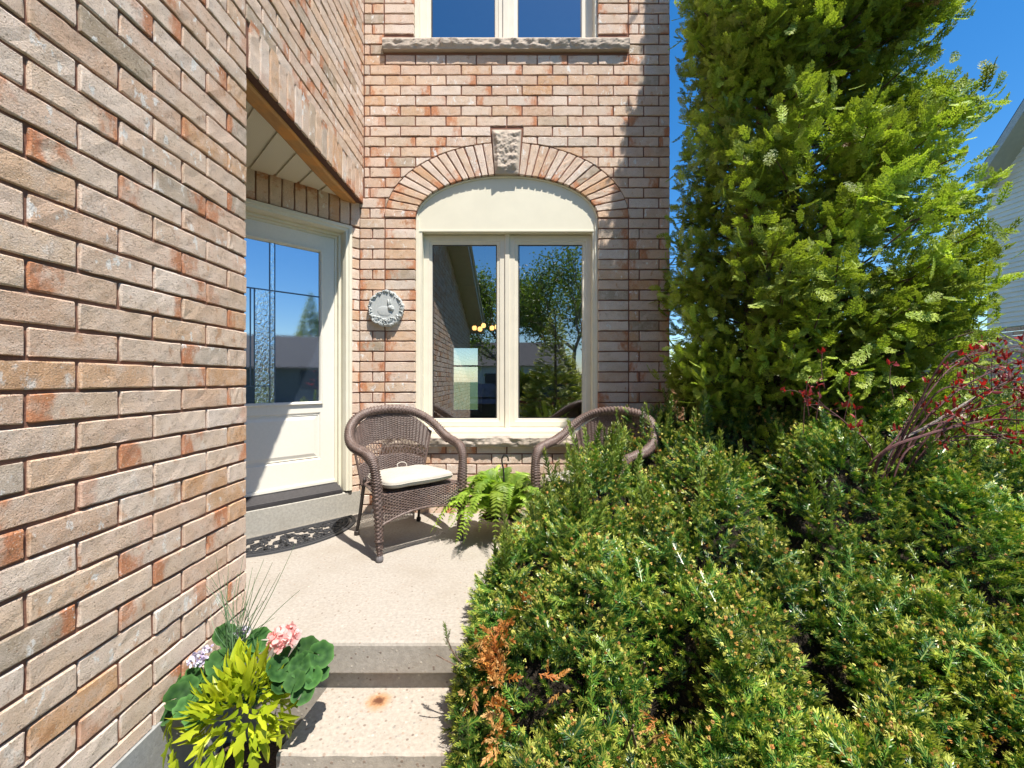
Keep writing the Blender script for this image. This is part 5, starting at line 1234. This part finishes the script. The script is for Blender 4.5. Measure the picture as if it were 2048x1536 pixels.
LT = np.array([(0, -.10, 0), (0, .10, 0), (.5, .17, .03), (.5, -.17, .03), (1, .02, -.06), (1, -.02, -.06)]); LF = np.array([(0, 1, 2, 3), (3, 2, 4, 5)]); LTT = np.array([0, 0, .5, .5, 1, 1.])
P, A, B, S, R1, C1 = [], [], [], [], [], []; rach = []
rf = np.random.default_rng(31)
for k in range(78):
    a = rf.uniform(0, 2 * pi); L = rf.uniform(.24, .42); up = rf.uniform(.45, 1.5); o = fc + (.05 * cos(a), .05 * sin(a), .15)
    out = np.array([cos(a), sin(a), 0]); hgt_ = L * sin(up); rad = L * (cos(up) * .9 + .25); droop = rf.uniform(.25, .75) * L
    pts = [o, o + out * rad * .35 + (0, 0, hgt_ * .62), o + out * rad * .75 + (0, 0, hgt_ * .8 - droop * .2), o + out * rad * 1.08 + (0, 0, hgt_ * .62 - droop)]
    pth = smoothpath(pts, 34); pth[:, 2] = np.maximum(pth[:, 2], .03); rach.append(pth); T = norm(np.gradient(pth, axis=0)); sd = norm(np.cross(T, [0, 0, 1.0]) + rf.normal(0, .12, 3)); c_ = rf.random(); r0_ = np.clip(rf.normal(.5, .25), 0, 1)
    for i in range(3, 34):
        u = i / 33; l = .050 * (sin(pi * min(1, u * .9 + .12)) ** .75) + .005
        for s_ in (-1, 1): P.append(pth[i]); A.append(sd[i] * s_ + T[i] * .35 + rf.normal(0, .08, 3) - (0, 0, .12)); B.append(T[i] + rf.normal(0, .15, 3)); S.append(l); R1.append(np.clip(r0_ + .2 * u, 0, 1)); C1.append(c_)
V, Fc, at = stamp(LT, LF, np.array(P), np.array(A), np.array(B), np.array(S), tt=LTT, cl=np.array(C1), rnd=np.array(R1)); M('frond', V, Fc, FERNM, fern, attrs={'lf': at})
V, Fc = tubes_np(rach, [np.linspace(.002, .0008, 34)] * len(rach), 3); M('stem', V, Fc, FERNM, fern, attrs={'lf': np.full((len(V), 3), .4)})
# ------------------------------------------------------------------ planter by the garage wall
pcx, pcy = -.945, 1.46; pl = thing('flower_planter', 'brown glazed planter of lime vine, pink geranium and spiky grass against the brick wall', 'planter', (pcx, pcy, ZG))
t = NT('glazed_brown_pot'); o = t.obj(); w_ = t.noise(t.obj((1, 1, .12)), 26, 4, .6, dist=.5)
t.set(Base_Color=t.mix(w_, (0.085, 0.045, 0.035), (0.22, 0.13, 0.10)), Roughness=0.25, Normal=t.bump(w_, .5, .008)); POT = t.m
g = G(); zz = [ZG, ZG, ZG + .08, ZG + .2, -.10, -.065, -.05, -.05, -.075, -.085]; rr = [.01, .105, .125, .148, .168, .178, .178, .160, .152, .01]
V, Fc = tube([(pcx, pcy, z) for z in zz], rr, 40, False, mod=None); g.add(V, Fc); g.make('pot', POT, pl, smooth=True)
LIME = foliage('lime_vine_leaves', [(0, (0.20, 0.31, 0.012)), (0.5, (0.36, 0.46, 0.02)), (1, (0.55, 0.60, 0.035))], (0.66, 0.66, 0.05), 0.25, trans=0.35, rough=0.4, spec=.4, clump=(.75, 1.1), tcol=(1.4, 1.4, .4))
GERM = foliage('geranium_leaves', [(0, (0.018, 0.065, 0.016)), (1, (0.04, 0.12, 0.028))], (0.10, 0.24, 0.06), 0.8, trans=0.2, rough=0.7, spec=.2)
def lobedT():
    V = []; Fc = []; tt = []; pr = [(0, .01), (.08, .05), (.2, .20), (.3, .15), (.42, .15), (.52, .26), (.6, .14), (.75, .10), (.9, .05), (1, .004)]
    for i, (x, w) in enumerate(pr):
        z = -.22 * x * x; V += [(x - (.0 if w < .2 else -.06), -w, z + w * .35), (x, 0, z), (x + (.0 if w < .2 else .06), w, z + w * .35)]; tt += [x] * 3
    for i in range(len(pr) - 1):
        for j in range(2): Fc.append((i * 3 + j, (i + 1) * 3 + j, (i + 1) * 3 + j + 1, i * 3 + j + 1))
    return np.array(V), np.array(Fc), np.array(tt)
def gerT(seed=0):
    r = random.Random(seed); n = 28; V = [(0, 0, -.08)]; tt = [.0]; Fc = []
    rings = (.22, .5, .78, 1.0)
    for q in rings:
        for k in range(n):
            a = -pi + .12 + (2 * pi - .24) * k / (n - 1); sc = 1 + (.07 * cos(a * 7) + .03 * cos(a * 21)) * q
            V.append((q * sc * cos(a) * .5 + .02, q * sc * sin(a) * .5, .12 * q * q + .05 * cos(a * 7) * q * q + .02 * cos(a * 13 + 1) * q)); tt.append(.5 if q == .22 else (0.0 if q == .5 else (.35 if q == .78 else 1.0)))
    for k in range(n - 1): Fc.append((0, 1 + k, 2 + k, 2 + k))
    for i in range(3):
        for k in range(n - 1): Fc.append((1 + i * n + k, 1 + (i + 1) * n + k, 2 + (i + 1) * n + k, 2 + i * n + k))
    return np.array(V), [f if f[2] != f[3] else f[:3] for f in Fc], np.array(tt)
rf = np.random.default_rng(5)
TL = [leafT(6, .15, .25, .25), lobedT(), leafT(6, .12, .3, .4)]
n = 330; a = rf.uniform(-pi, pi, n); e = rf.uniform(0, 1, n) ** .7 * 1.8; rad = np.array([.135, .14, .17])
dirs = np.stack([np.cos(a) * np.sin(e), np.sin(a) * np.sin(e), np.cos(e)], -1); P = np.array([pcx + .035, pcy - .03, -.075]) + dirs * rad * rf.uniform(.55, 1.0, (n, 1)) * np.array([1.0, 1, .95])
keep = (P[:, 1] < pcy + .10); P, dirs = P[keep], dirs[keep]; n = len(P)
A = norm(dirs * np.array([1, 1, .35]) + rf.normal(0, .4, (n, 3)) + np.stack([np.zeros(n), np.full(n, -.15), .55 - 1.0 * (1 - dirs[:, 2])], -1)); Bv = np.cross(A, dirs + rf.normal(0, .3, (n, 3)) + [0, 0, .4])
V, Fc, at = multi(TL, P, A, Bv, rf.uniform(.05, .095, n)); M('lime_vine', V, Fc, LIME, pl, attrs={'lf': at}, smooth=True)
n = 36; a = rf.uniform(-2.8, .3, n); P = np.stack([pcx + .165 * np.cos(a), pcy - .02 + .17 * np.sin(a), -.02 - rf.uniform(0, .08, n)], -1); A = norm(np.stack([np.cos(a) * .45, np.sin(a) * .45, -np.ones(n)], -1) + rf.normal(0, .25, (n, 3))); Bv = np.stack([-np.sin(a), np.cos(a), rf.normal(0, .2, n)], -1)
V, Fc, at = multi(TL, P, A, Bv, rf.uniform(.05, .09, n)); M('trailing_vine', V, Fc, LIME, pl, attrs={'lf': at}, smooth=True)
ger = []
TG = gerT()
spots = [(355, 1395, 1.42, .085), (395, 1430, 1.38, .08), (335, 1425, 1.44, .07), (425, 1375, 1.48, .085), (385, 1360, 1.52, .08), (330, 1385, 1.50, .075), (375, 1375, 1.46, .07), (345, 1360, 1.5, .06), (410, 1400, 1.42, .075), (372, 1415, 1.40, .07), (440, 1325, 1.56, .09), (410, 1345, 1.56, .09), (470, 1285, 1.62, .085), (520, 1280, 1.60, .085), (600, 1330, 1.46, .07), (615, 1300, 1.55, .085), (640, 1310, 1.52, .09), (590, 1365, 1.42, .07), (625, 1355, 1.45, .07), (575, 1315, 1.50, .07), (555, 1340, 1.45, .09), (640, 1345, 1.5, .06), (560, 1375, 1.42, .06), (612, 1320, 1.5, .06), (450, 1270, 1.64, .08), (500, 1300, 1.58, .09), (605, 1385, 1.42, .075)]
gl_ = []; stems = []
for px, py, yy, s_ in spots:
    p = bp(px, py, yy); nrm_ = norm(np.array([rf.normal(0, .3) + .3, -.75 + rf.normal(0, .25), .8])); a0 = norm(np.cross(nrm_, rf.normal(0, 1, 3))); gl_.append((p, a0, np.cross(nrm_, a0), s_)); stems.append(smoothpath([(pcx + rf.uniform(-.05, .05), pcy + .03, -.08), (p + np.array([pcx, pcy, -.06])) / 2 + (0, 0, .02), p - nrm_ * .01], 7))
TV, TFl, tt_ = TG; TFq = np.array([f if len(f) == 4 else (*f, f[2]) for f in TFl])
Vs = []; Fl = []; As = []; b0 = 0
for p, a0, b_, s_ in gl_:
    V, Fq, at = stamp(TV, TFq, p[None], a0[None], b_[None], np.array([s_ / 1.0]), tt=tt_); Vs.append(V); As.append(at)
    for f in Fq: f = [int(x) + b0 for x in f]; Fl.append(f[:3] if f[2] == f[3] else f)
    b0 += len(V)
gr = M('geranium_leaves', np.concatenate(Vs), Fl, GERM, pl, attrs={'lf': np.concatenate(As)}, smooth=True)
V, Fc = tubes_np(stems, [np.full(7, .0025)] * len(stems), 5); M('geranium_stems', V, Fc, GERM, pl, attrs={'lf': np.full((len(V), 3), .5)})
def petals(c, R_, n, ps, mat, name, sq=.8):
    d = norm(rf.normal(0, 1, (n, 3))); d[:, 2] = np.abs(d[:, 2]) * 1.0 - .25; d = norm(d); P = np.array(c) + d * R_ * np.array([1, 1, sq]) * rf.uniform(.75, 1.05, (n, 1)); A = norm(np.cross(d, rf.normal(0, 1, (n, 3))) + d * .45); B = np.cross(A, d)
    PT = np.array([(-.1, -.12, 0), (-.1, .12, 0), (.35, .42, .10), (.35, -.42, .10), (.8, .40, .05), (.8, -.40, .05), (1, .12, -.02), (1, -.12, -.02)]); PF = np.array([(0, 1, 2, 3), (3, 2, 4, 5), (5, 4, 6, 7)])
    V, Fc, at = stamp(PT, PF, P, A, B, rf.uniform(.8, 1.2, n) * ps, tt=np.array([0, 0, .4, .4, .8, .8, 1, 1.])); return M(name, V, Fc, mat, pl, attrs={'lf': at}, smooth=True)
PINK = foliage('pink_petals', [(0, (0.85, 0.26, 0.22)), (0.6, (0.90, 0.42, 0.38)), (1, (0.93, 0.60, 0.56))], (0.95, 0.70, 0.68), 0.6, trans=0.3, rough=.6, clump=(.85, 1.05), tcol=(1.1, .9, .9))
fcn = bp(568, 1277, 1.50); petals(fcn, .045, 190, .019, PINK, 'geranium_flower'); g = G(); g.tube([fcn, (fcn + (pcx + .05, pcy, -.06)) / 2, (pcx + .05, pcy, -.07)], .003, 6); g.make('flower_stalk', GERM, pl)
VERB = foliage('verbena_petals', [(0, (0.22, 0.10, 0.34)), (0.5, (0.50, 0.42, 0.62)), (1, (0.80, 0.78, 0.85))], (0.88, 0.86, 0.92), 0.6, trans=0.2, rough=.6, clump=(.9, 1.05), tcol=(1, 1, 1))
petals(bp(394, 1320, 1.53), .026, 60, .013, VERB, 'verbena_flower'); petals(bp(485, 1265, 1.60), .022, 40, .012, VERB, 'verbena_flower'); petals(bp(414, 1298, 1.58), .014, 20, .011, VERB, 'verbena_flower')
GRS = foliage('blue_green_grass', [(0, (0.05, 0.12, 0.06)), (1, (0.10, 0.20, 0.09))], (0.16, 0.24, 0.10), 0.5, trans=.15)
bl = []; br_ = []; base = bp(472, 1300, 1.56)
tips = [(432, 1115), (413, 1140), (447, 1150), (590, 1088), (560, 1145), (540, 1160), (505, 1135), (487, 1110), (470, 1170), (520, 1175), (457, 1130), (528, 1118), (550, 1235), (430, 1195), (500, 1190), (476, 1145), (515, 1210), (600, 1180), (440, 1170), (465, 1200), (492, 1165), (535, 1195), (455, 1215), (480, 1180), (425, 1170), (510, 1155), (545, 1125), (420, 1225), (402, 1160), (497, 1205)]
for px, py in tips:
    e = bp(px, py, 1.60 + rf.uniform(-.06, .04)); b_ = base + rf.normal(0, 1, 3) * (.022, .015, .01); mid = (b_ + e) / 2 + (rf.normal(0, .008), rf.normal(0, .01), .012); bl.append(smoothpath([b_ - (0, 0, .05), b_, mid, e], 18)); br_.append(np.linspace(.0024, .0006, 18))
V, Fc = tubes_np(bl, br_, 4); M('spiky_grass', V, Fc, GRS, pl, attrs={'lf': np.stack([np.repeat(rf.random(len(bl)), 72), np.tile(np.repeat(np.linspace(0, 1, 18), 4), len(bl)), np.full(len(V), .7)], -1)})
# ------------------------------------------------------------------ red leaved shrub arching in from the right
rs_ = thing('red_leaf_shrub', 'sparse purple-red leaved shrub with long arching bare branches at the right edge', 'shrub', (1.66, 1.95, ZG))
lines = [[(1780, 905), (1860, 850), (1960, 790), (2060, 745), (2200, 690)], [(1760, 915), (1850, 870), (1980, 840), (2080, 838), (2250, 800)], [(1800, 900), (1880, 810), (1950, 760), (2060, 710), (2150, 690)], [(1735, 935), (1790, 880), (1840, 800), (1900, 730), (1980, 702), (2060, 706)],
         [(1810, 905), (1920, 880), (2060, 880), (2200, 905)], [(1790, 895), (1870, 770), (1930, 720), (2048, 690), (2120, 690)], [(1745, 910), (1690, 845), (1650, 815), (1610, 790)], [(1850, 860), (1960, 860), (2060, 900), (2120, 930)],
         [(1850, 880), (1960, 800), (2060, 730), (2150, 700)], [(1880, 870), (1990, 830), (2100, 760)], [(1870, 890), (2000, 870), (2100, 850)], [(1830, 870), (1950, 820), (2048, 800), (2150, 770)], [(1900, 840), (2000, 770), (2048, 760), (2140, 745)], [(1860, 800), (1950, 780), (2048, 778)], [(1880, 730), (1960, 735), (2048, 770), (2100, 790)]]
paths, rads, Pl = [], [], []
rf = np.random.default_rng(77)
orig = bp(1745, 945, 1.95) - np.array([0, 0, .10])
for li, ln in enumerate(lines):
    y0 = 1.88 + rf.uniform(-.08, .08); pts = [bp(px, py, y0 + .05 * k * rf.uniform(-.8, 1)) for k, (px, py) in enumerate(ln)]; pts = [orig + rf.normal(0, .03, 3) - (0, 0, .12)] + pts; p = smoothpath(pts, 34); paths.append(p); rads.append(np.linspace(.0085 if li < 3 else .0048, .0012, 34))
    for k in range(10):
        i = rf.integers(10, 33); q = p[i]; d = norm(p[i] - p[i - 2] + rf.normal(0, .02, 3) + (0, 0, .01)); L = rf.uniform(.05, .16); e = q + d * L * .8 + rf.normal(0, .03, 3); paths.append(smoothpath([q, (q + e) / 2 + rf.normal(0, .008, 3), e], 6)); rads.append(np.linspace(.0018, .0008, 6)); Pl.append((e, 3)); Pl.append(((q + e) / 2, 1))
    Pl.append((p[-1], 5))
for px, py, yy, c_ in ((1312, 905, 2.5, 7), (1322, 940, 2.48, 3), (1381, 960, 2.25, 5), (1645, 705, 1.88, 5), (1700, 750, 1.88, 3), (1640, 768, 1.88, 5), (1615, 760, 1.88, 3), (1850, 765, 1.88, 8), (1782, 730, 1.88, 5), (1950, 700, 1.88, 5), (1940, 715, 1.88, 3), (1985, 712, 1.88, 4), (1610, 795, 1.88, 3), (1935, 830, 1.88, 4), (2035, 800, 1.88, 6)):
    c0 = bp(px, py, yy); Pl.append((c0, c_)); paths.append(smoothpath([c0 - (rf.uniform(-.02, .02), 0, .16), c0 - (.005, 0, .07), c0], 6)); rads.append(np.full(6, .0014))
for q, (p, r_) in enumerate(zip(paths, rads)):
    V, Fc = tubes_np([p], [r_], 6); M('branch' if len(p) > 10 else 'twig', V, Fc, GBARK if q < 27 and len(p) > 10 and q % 9 == 0 and q < 20 else RBARK, rs_)
REDM = foliage('red_leaves', [(0, (0.09, 0.01, 0.015)), (0.6, (0.26, 0.018, 0.025)), (1, (0.44, 0.04, 0.035))], (0.55, 0.08, 0.06), 0.4, trans=0.35, rough=.4, tcol=(1.8, .7, .6))
P = np.concatenate([np.repeat(p[None], c_, 0) + rf.normal(0, .006, (c_, 3)) for p, c_ in Pl]); n = len(P); A = norm(rf.normal(0, .6, (n, 3)) + (0, -.1, .9)); V, Fc, at = multi([leafT(4, .24, .25, .15)], P, A, rf.normal(0, 1, (n, 3)), rf.uniform(.018, .036, n)); M('red_leaves', V, Fc, REDM, rs_, attrs={'lf': at}, smooth=True)
# ------------------------------------------------------------------ small green shrub on the right
gs = thing('green_shrub', 'small bright green leafy shrub before the neighbouring white sided house', 'shrub', (4.4, 3.9, ZG)); paths, rads, P = [], [], []
for k in range(46):
    a = rf.uniform(0, 2 * pi); o = np.array([4.4 + .25 * rf.normal(), 3.9 + .25 * rf.normal(), ZG]); e = o + (.45 * cos(a), .4 * sin(a), rf.uniform(1.2, 1.85)); p = smoothpath([o, (o + e) / 2 + rf.normal(0, .05, 3), e], 12); paths.append(p); rads.append(np.linspace(.006, .0015, 12))
    for i in range(4, 12):
        for q in range(9): P.append(p[i] + rf.normal(0, .05, 3))
V, Fc = tubes_np(paths, rads, 4); M('stems', V, Fc, RBARK, gs)
LEAFG = foliage('fresh_leaves', [(0, (0.08, 0.16, 0.02)), (1, (0.26, 0.38, 0.05))], (0.35, 0.45, 0.07), .4, trans=.35)
P = np.array(P); n = len(P); V, Fc, at = multi([leafT(3, .3, .2, .1)], P, norm(rf.normal(0, 1, (n, 3)) + (0, 0, .6)), rf.normal(0, 1, (n, 3)), rf.uniform(.03, .055, n)); M('leaves', V, Fc, LEAFG, gs, attrs={'lf': at})
# ------------------------------------------------------------------ neighbouring house
nb = thing('sided_house', 'neighbouring house with pale horizontal siding over a brick base, at the right edge', 'house', (9.4, 8.35, ZG))
SID = simple('white_siding', (0.90, 0.87, 0.78), 0.5, nsc=3, var=.04, bmp=.03)
g = G(); XN, y0, y1 = 9.4, -1.0, 8.35; z = 2.07; hh = .092; yr = 4.0
def ztop_at(y): return 4.64 + (y1 - y) * 1.26 if y > yr else 4.64 + (y1 - yr) * 1.26 - (yr - y) * 1.26
while z < 9.8:
    ya = y1 if z < 4.64 else y1 - (z - 4.64) / 1.26; yb_ = y0 if z < 4.64 else y0 + (z - 4.64) / 1.26
    if ya - yb_ < .1: break
    g.add([(XN - .020, yb_, z), (XN - .020, ya, z), (XN - .002, ya, z + hh), (XN - .002, yb_, z + hh), (XN, yb_, z), (XN, ya, z)], [(0, 1, 2, 3), (4, 5, 1, 0)]); z += hh
g.box(XN, XN + 8, y0 + .01, y1 - .02, 2.07, 4.64)
g.make('wall', SID, nb)
g = G(); g.box(XN - .03, XN + 8.0, y0 - .02, y1 + .02, ZG - .1, 2.06); br2 = Bricks(); Rn = []
for k in range(int((2.05 - ZG) / CC)): Rn += row(y0, y1 + .25, ZG + .02 + k * CC, .1 + (k % 2) * LL / 2)
br2.rects((XN - .04, 0, 0), (0, 1, 0), (-1, 0, 0), Rn, nu=3, nv=3); br2.make('brick_base', nb)
ov = .42; g = G(); zq = 4.60; yA, yB, yR = y1 - .15, y0 - .35, (y0 + y1) / 2; zR = zq + (y1 - yR) * 1.26; zE = zq + .15 * 1.26
for (ya, za_) in ((yA, zE), (yB, zE)):
    g.add([(XN - ov, ya, za_ + .22), (XN + 8.4, ya, za_ + .22), (XN + 8.4, yR, zR + .24), (XN - ov, yR, zR + .24)], [(0, 1, 2, 3)])
g.make('roof', SHG, nb)
g = G()
for (ya, za_) in ((yA, zE), (yB, zE)):
    g.add([(XN - ov, ya, za_), (XN - ov, yR, zR), (XN - ov, yR, zR + .22), (XN - ov, ya, za_ + .20)], [(0, 1, 2, 3)]); g.add([(XN - ov, ya, za_), (XN + 8.4, ya, za_), (XN + 8.4, ya, za_ + .2), (XN - ov, ya, za_ + .2)], [(0, 1, 2, 3)])
g.make('fascia', simple('pale_fascia', (0.5, 0.5, 0.48), .5), nb)
g = G()
for (ya, za_) in ((yA, zE), (yB, zE)): g.add([(XN - ov, ya, za_ + .001), (XN + .0, ya, za_ + .001), (XN + .0, yR, zR + .001), (XN - ov, yR, zR + .001)], [(0, 1, 2, 3)])
g.make('soffit', EAVE, nb)
def far_house(name, label, cx, cy, w, d, h, rh, rz, wallc, zg=ZG):
    r = thing(name, label, 'house', (cx, cy, zg), 0); c, s = cos(rz), sin(rz); T = lambda v: (cx + v[0] * c - v[1] * s, cy + v[0] * s + v[1] * c, v[2])
    g = G(); g.box(-w / 2, w / 2, -d / 2, d / 2, zg, zg + h); g.add([(-w / 2, -d / 2, zg + h), (-w / 2, d / 2, zg + h), (-w / 2, 0, zg + h + rh), (w / 2, -d / 2, zg + h), (w / 2, d / 2, zg + h), (w / 2, 0, zg + h + rh)], [(0, 1, 2), (3, 5, 4)]); g.xf(T); g.make('wall', simple(name + '_wall', wallc, .8, nsc=8), r)
    o_ = .4; k = rh / (d / 2); g = G(); g.add([(-w / 2 - o_, -d / 2 - o_, zg + h - o_ * k + .05), (w / 2 + o_, -d / 2 - o_, zg + h - o_ * k + .05), (w / 2 + o_, 0, zg + h + rh + .05), (-w / 2 - o_, 0, zg + h + rh + .05), (-w / 2 - o_, d / 2 + o_, zg + h - o_ * k + .05), (w / 2 + o_, d / 2 + o_, zg + h - o_ * k + .05)], [(0, 1, 2, 3), (3, 2, 5, 4)]); g.xf(T); g.make('roof', SHG, r)
    for sx in (-.3, .0, .3):
        for sy in (-1, 1):
            g = G(); g.box(sx * w - .6, sx * w + .6, sy * (d / 2 + .02) - .03, sy * (d / 2 + .02) + .03, zg + .9, zg + 2.1); g.xf(T); g.make('window', DARK, r)
    return r
far_house('distant_house', 'small distant brown house seen low between the cedar and the sided house', 33, 31, 9, 8, 3.4, 1.6, .3, (0.30, 0.22, 0.17))
far_house('bungalow', 'grey roofed bungalow mirrored in the entry door glass', 26, -9.5, 16, 9, 2.4, 2.2, 1.2, (0.20, 0.19, 0.18))
far_house('facing_house', 'pale house across the street mirrored in the arched window', -2, -38, 14, 9, 3.0, 2.4, 0.0, (0.5, 0.48, 0.45))
# wooden fence behind the cedar
fn = thing('wooden_fence', 'low brown board fence behind the cedar, beside the house corner', 'fence', (5.0, 8.8, ZG)); FW = simple('fence_boards', (0.38, 0.20, 0.10), .9, nsc=20, var=.3)
x = 1.6; k = 0
while x < 9.3:
    g = G(); g.box(x, x + .13, 8.8, 8.82, ZG, .92 + .01 * (k % 3), .003); g.make('board', FW, fn); x += .155; k += 1
g = G(); g.box(1.6, 9.3, 8.82, 8.86, .6, .68); g.box(1.6, 9.3, 8.82, 8.86, -.1, -.02); g.make('rail', FW, fn)
# ------------------------------------------------------------------ trees in the front yard (mirrored in the panes)
def dec_tree(name, label, cx, cy, h, seed, leaf, lm, nl=5, group=None):
    r = np.random.default_rng(seed); root = thing(name, label, 'tree', (cx, cy, ZG), 0, group); paths, rads, tips = [], [], []
    def br(p, d, L, rad, lev):
        e = p + d * L; mid = (p + e) / 2 + r.normal(0, .05 * L, 3); q = smoothpath([p, mid, e], 5); paths.append(q); rads.append(np.linspace(rad, rad * .66, 5))
        if lev >= 6: tips.append(e); return
        if lev >= 2: tips.append(e); tips.append(mid)
        for k in range(3 if r.random() < .35 else 2):
            nd = norm(d + r.normal(0, .42, 3) + (0, 0, .12)); br(e, nd, L * r.uniform(.74, .92), rad * .64, lev + 1)
    br(np.array([cx, cy, ZG]), norm(np.array([.05, 0, 1.0])), h * .15, h * .016, 0)
    V, Fc = tubes_np(paths[:1], rads[:1], 10); M('trunk', V, Fc, GBARK, root); V, Fc = tubes_np(paths[1:], rads[1:], 4); M('branches', V, Fc, GBARK, root)
    P = np.repeat(np.array(tips), nl, 0); P = P + r.normal(0, .26, P.shape); n = len(P); V, Fc, at = multi([leafT(2, .3, .2, .1)], P, r.normal(0, 1, (n, 3)), r.normal(0, 1, (n, 3)), r.uniform(.6, 1.2, n) * leaf); M('crown', V, Fc, lm, root, attrs={'lf': at})
    return root
SPR = foliage('spring_leaves', [(0, (0.07, 0.13, 0.02)), (1, (0.20, 0.30, 0.05))], (0.3, 0.38, 0.07), .4, trans=.35)
dec_tree('maple_tree', 'budding spring tree mirrored in the right pane of the arched window', 2.3, -8.5, 9.5, 3, .13, SPR, nl=34)
dec_tree('maple_tree', 'budding spring tree mirrored in the left pane of the arched window', .2, -13.5, 11, 8, .15, SPR, nl=26)
dec_tree('maple_tree', 'budding spring tree standing farther right along the street', 4.6, -13, 10.5, 14, .15, SPR, nl=26)
def spruce(name, label, cx, cy, h, R_, seed, n=900):
    r = np.random.default_rng(seed); root = thing(name, label, 'tree', (cx, cy, ZG)); g = G(); g.tube([(cx, cy, ZG), (cx, cy, ZG + h)], [h * .018, .01], 8); g.make('trunk', BARK, root)
    f = r.random(n) ** 1.3; a = r.uniform(0, 2 * pi, n); rad = R_ * (1 - f) * r.uniform(.5, 1, n) + .05; P = np.stack([cx + rad * np.cos(a), cy + rad * np.sin(a), ZG + h * (.06 + .93 * f) - .12 * rad], -1)
    A = norm(np.stack([np.cos(a), np.sin(a), r.uniform(-.3, .3, n)], -1)); V, Fc, at = multi([sprayT(s, 5) for s in range(2)], P, A, np.cross(A, [0, 0, 1.0]) + r.normal(0, .3, (n, 3)), R_ * .38 * (1.15 - f)); M('crown', V, Fc, YEWM, root, attrs={'lf': at}); return root
spruce('spruce_tree', 'pointed dark spruce mirrored in the entry door glass', 38.0, -15.6, 10.4, 2.4, 4, 2600)
spruce('young_spruce', 'young green spruce mirrored in the right pane of the arched window', 1.25, -5.2, 3.6, .95, 6, 1100)
hd = thing('clipped_hedge', 'row of dark green shrubs mirrored low in the arched window', 'hedge', (3, -10.5, ZG)); n = 2600; P = np.stack([rf.uniform(-.3, 9, n), rf.uniform(-11, -10, n), ZG + rf.random(n) ** .5 * 1.5], -1); V, Fc, at = multi([sprayT(9, 5)], P, norm(rf.normal(0, 1, (n, 3)) + (0, .5, .6)), rf.normal(0, 1, (n, 3)), .5); M('foliage', V, Fc, YEWM, hd, attrs={'lf': at})
# parked car
def car(label, cx, cy, rz, col):
    r = thing('parked_car', label, 'car', (cx, cy, ZG), rz); pm = NT('car_paint'); pm.set(Base_Color=(*col, 1), Roughness=.25, Metallic=.2); pm.p.inputs['Coat Weight'].default_value = .6
    def loft(secs, name, mat, par):
        V = []; m = len(secs[0][1])
        for x, pr in secs: V += [(x, y, z) for y, z in pr]
        Fc = [(i * m + j, i * m + (j + 1) % m, (i + 1) * m + (j + 1) % m, (i + 1) * m + j) for i in range(len(secs) - 1) for j in range(m)] + [tuple(range(m - 1, -1, -1)), tuple((len(secs) - 1) * m + j for j in range(m))]
        return M(name, V, Fc, mat, par, local=True, smooth=False)
    def pr(w, z0, z1): return [(-w * .9, z0), (w * .9, z0), (w, z0 + .15), (w, (z0 + z1) / 2 + .05), (w * .93, z1), (-w * .93, z1), (-w, (z0 + z1) / 2 + .05), (-w, z0 + .15)]
    loft([(-2.2, pr(.70, .35, .62)), (-2.1, pr(.78, .25, .74)), (-1.3, pr(.84, .2, .86)), (.0, pr(.85, .2, .88)), (1.2, pr(.85, .2, .92)), (2.0, pr(.8, .25, .88)), (2.15, pr(.72, .38, .75))], 'body', pm.m, r)
    def cb(w0, w1, z0, z1): return [(-w0, z0), (w0, z0), (w1, z1), (-w1, z1)]
    loft([(-1.15, cb(.76, .74, .84, .87)), (-.45, cb(.78, .60, .86, 1.32)), (.9, cb(.78, .60, .88, 1.34)), (1.65, cb(.74, .70, .88, .93))], 'cabin_glass', simple('car_glass', (.02, .025, .03), .08, .6), r)
    g = G(); g.box(-.42, .88, -.60, .60, 1.325, 1.355, .01); M('roof', g.v, g.f, pm.m, r, local=True)
    for x in (-1.35, 1.3):
        for s in (-1, 1):
            g = G(); g.tube([(x, s * .70, .30), (x, s * .86, .30)], .30, 20); w = M('wheel', g.v, g.f, DARK, r, local=True); g = G(); g.tube([(x, s * .86, .30), (x, s * .87, .30)], .19, 14); M('rim', g.v, g.f, FASC, w, local=True)
    return r
car('red parked car mirrored at the bottom of the right window pane', 1.9, -8.6, .25, (0.32, 0.02, 0.025))
car('dark parked car mirrored at the bottom of the left window pane', -1.3, -8.2, 1.45, (0.03, 0.04, 0.06))
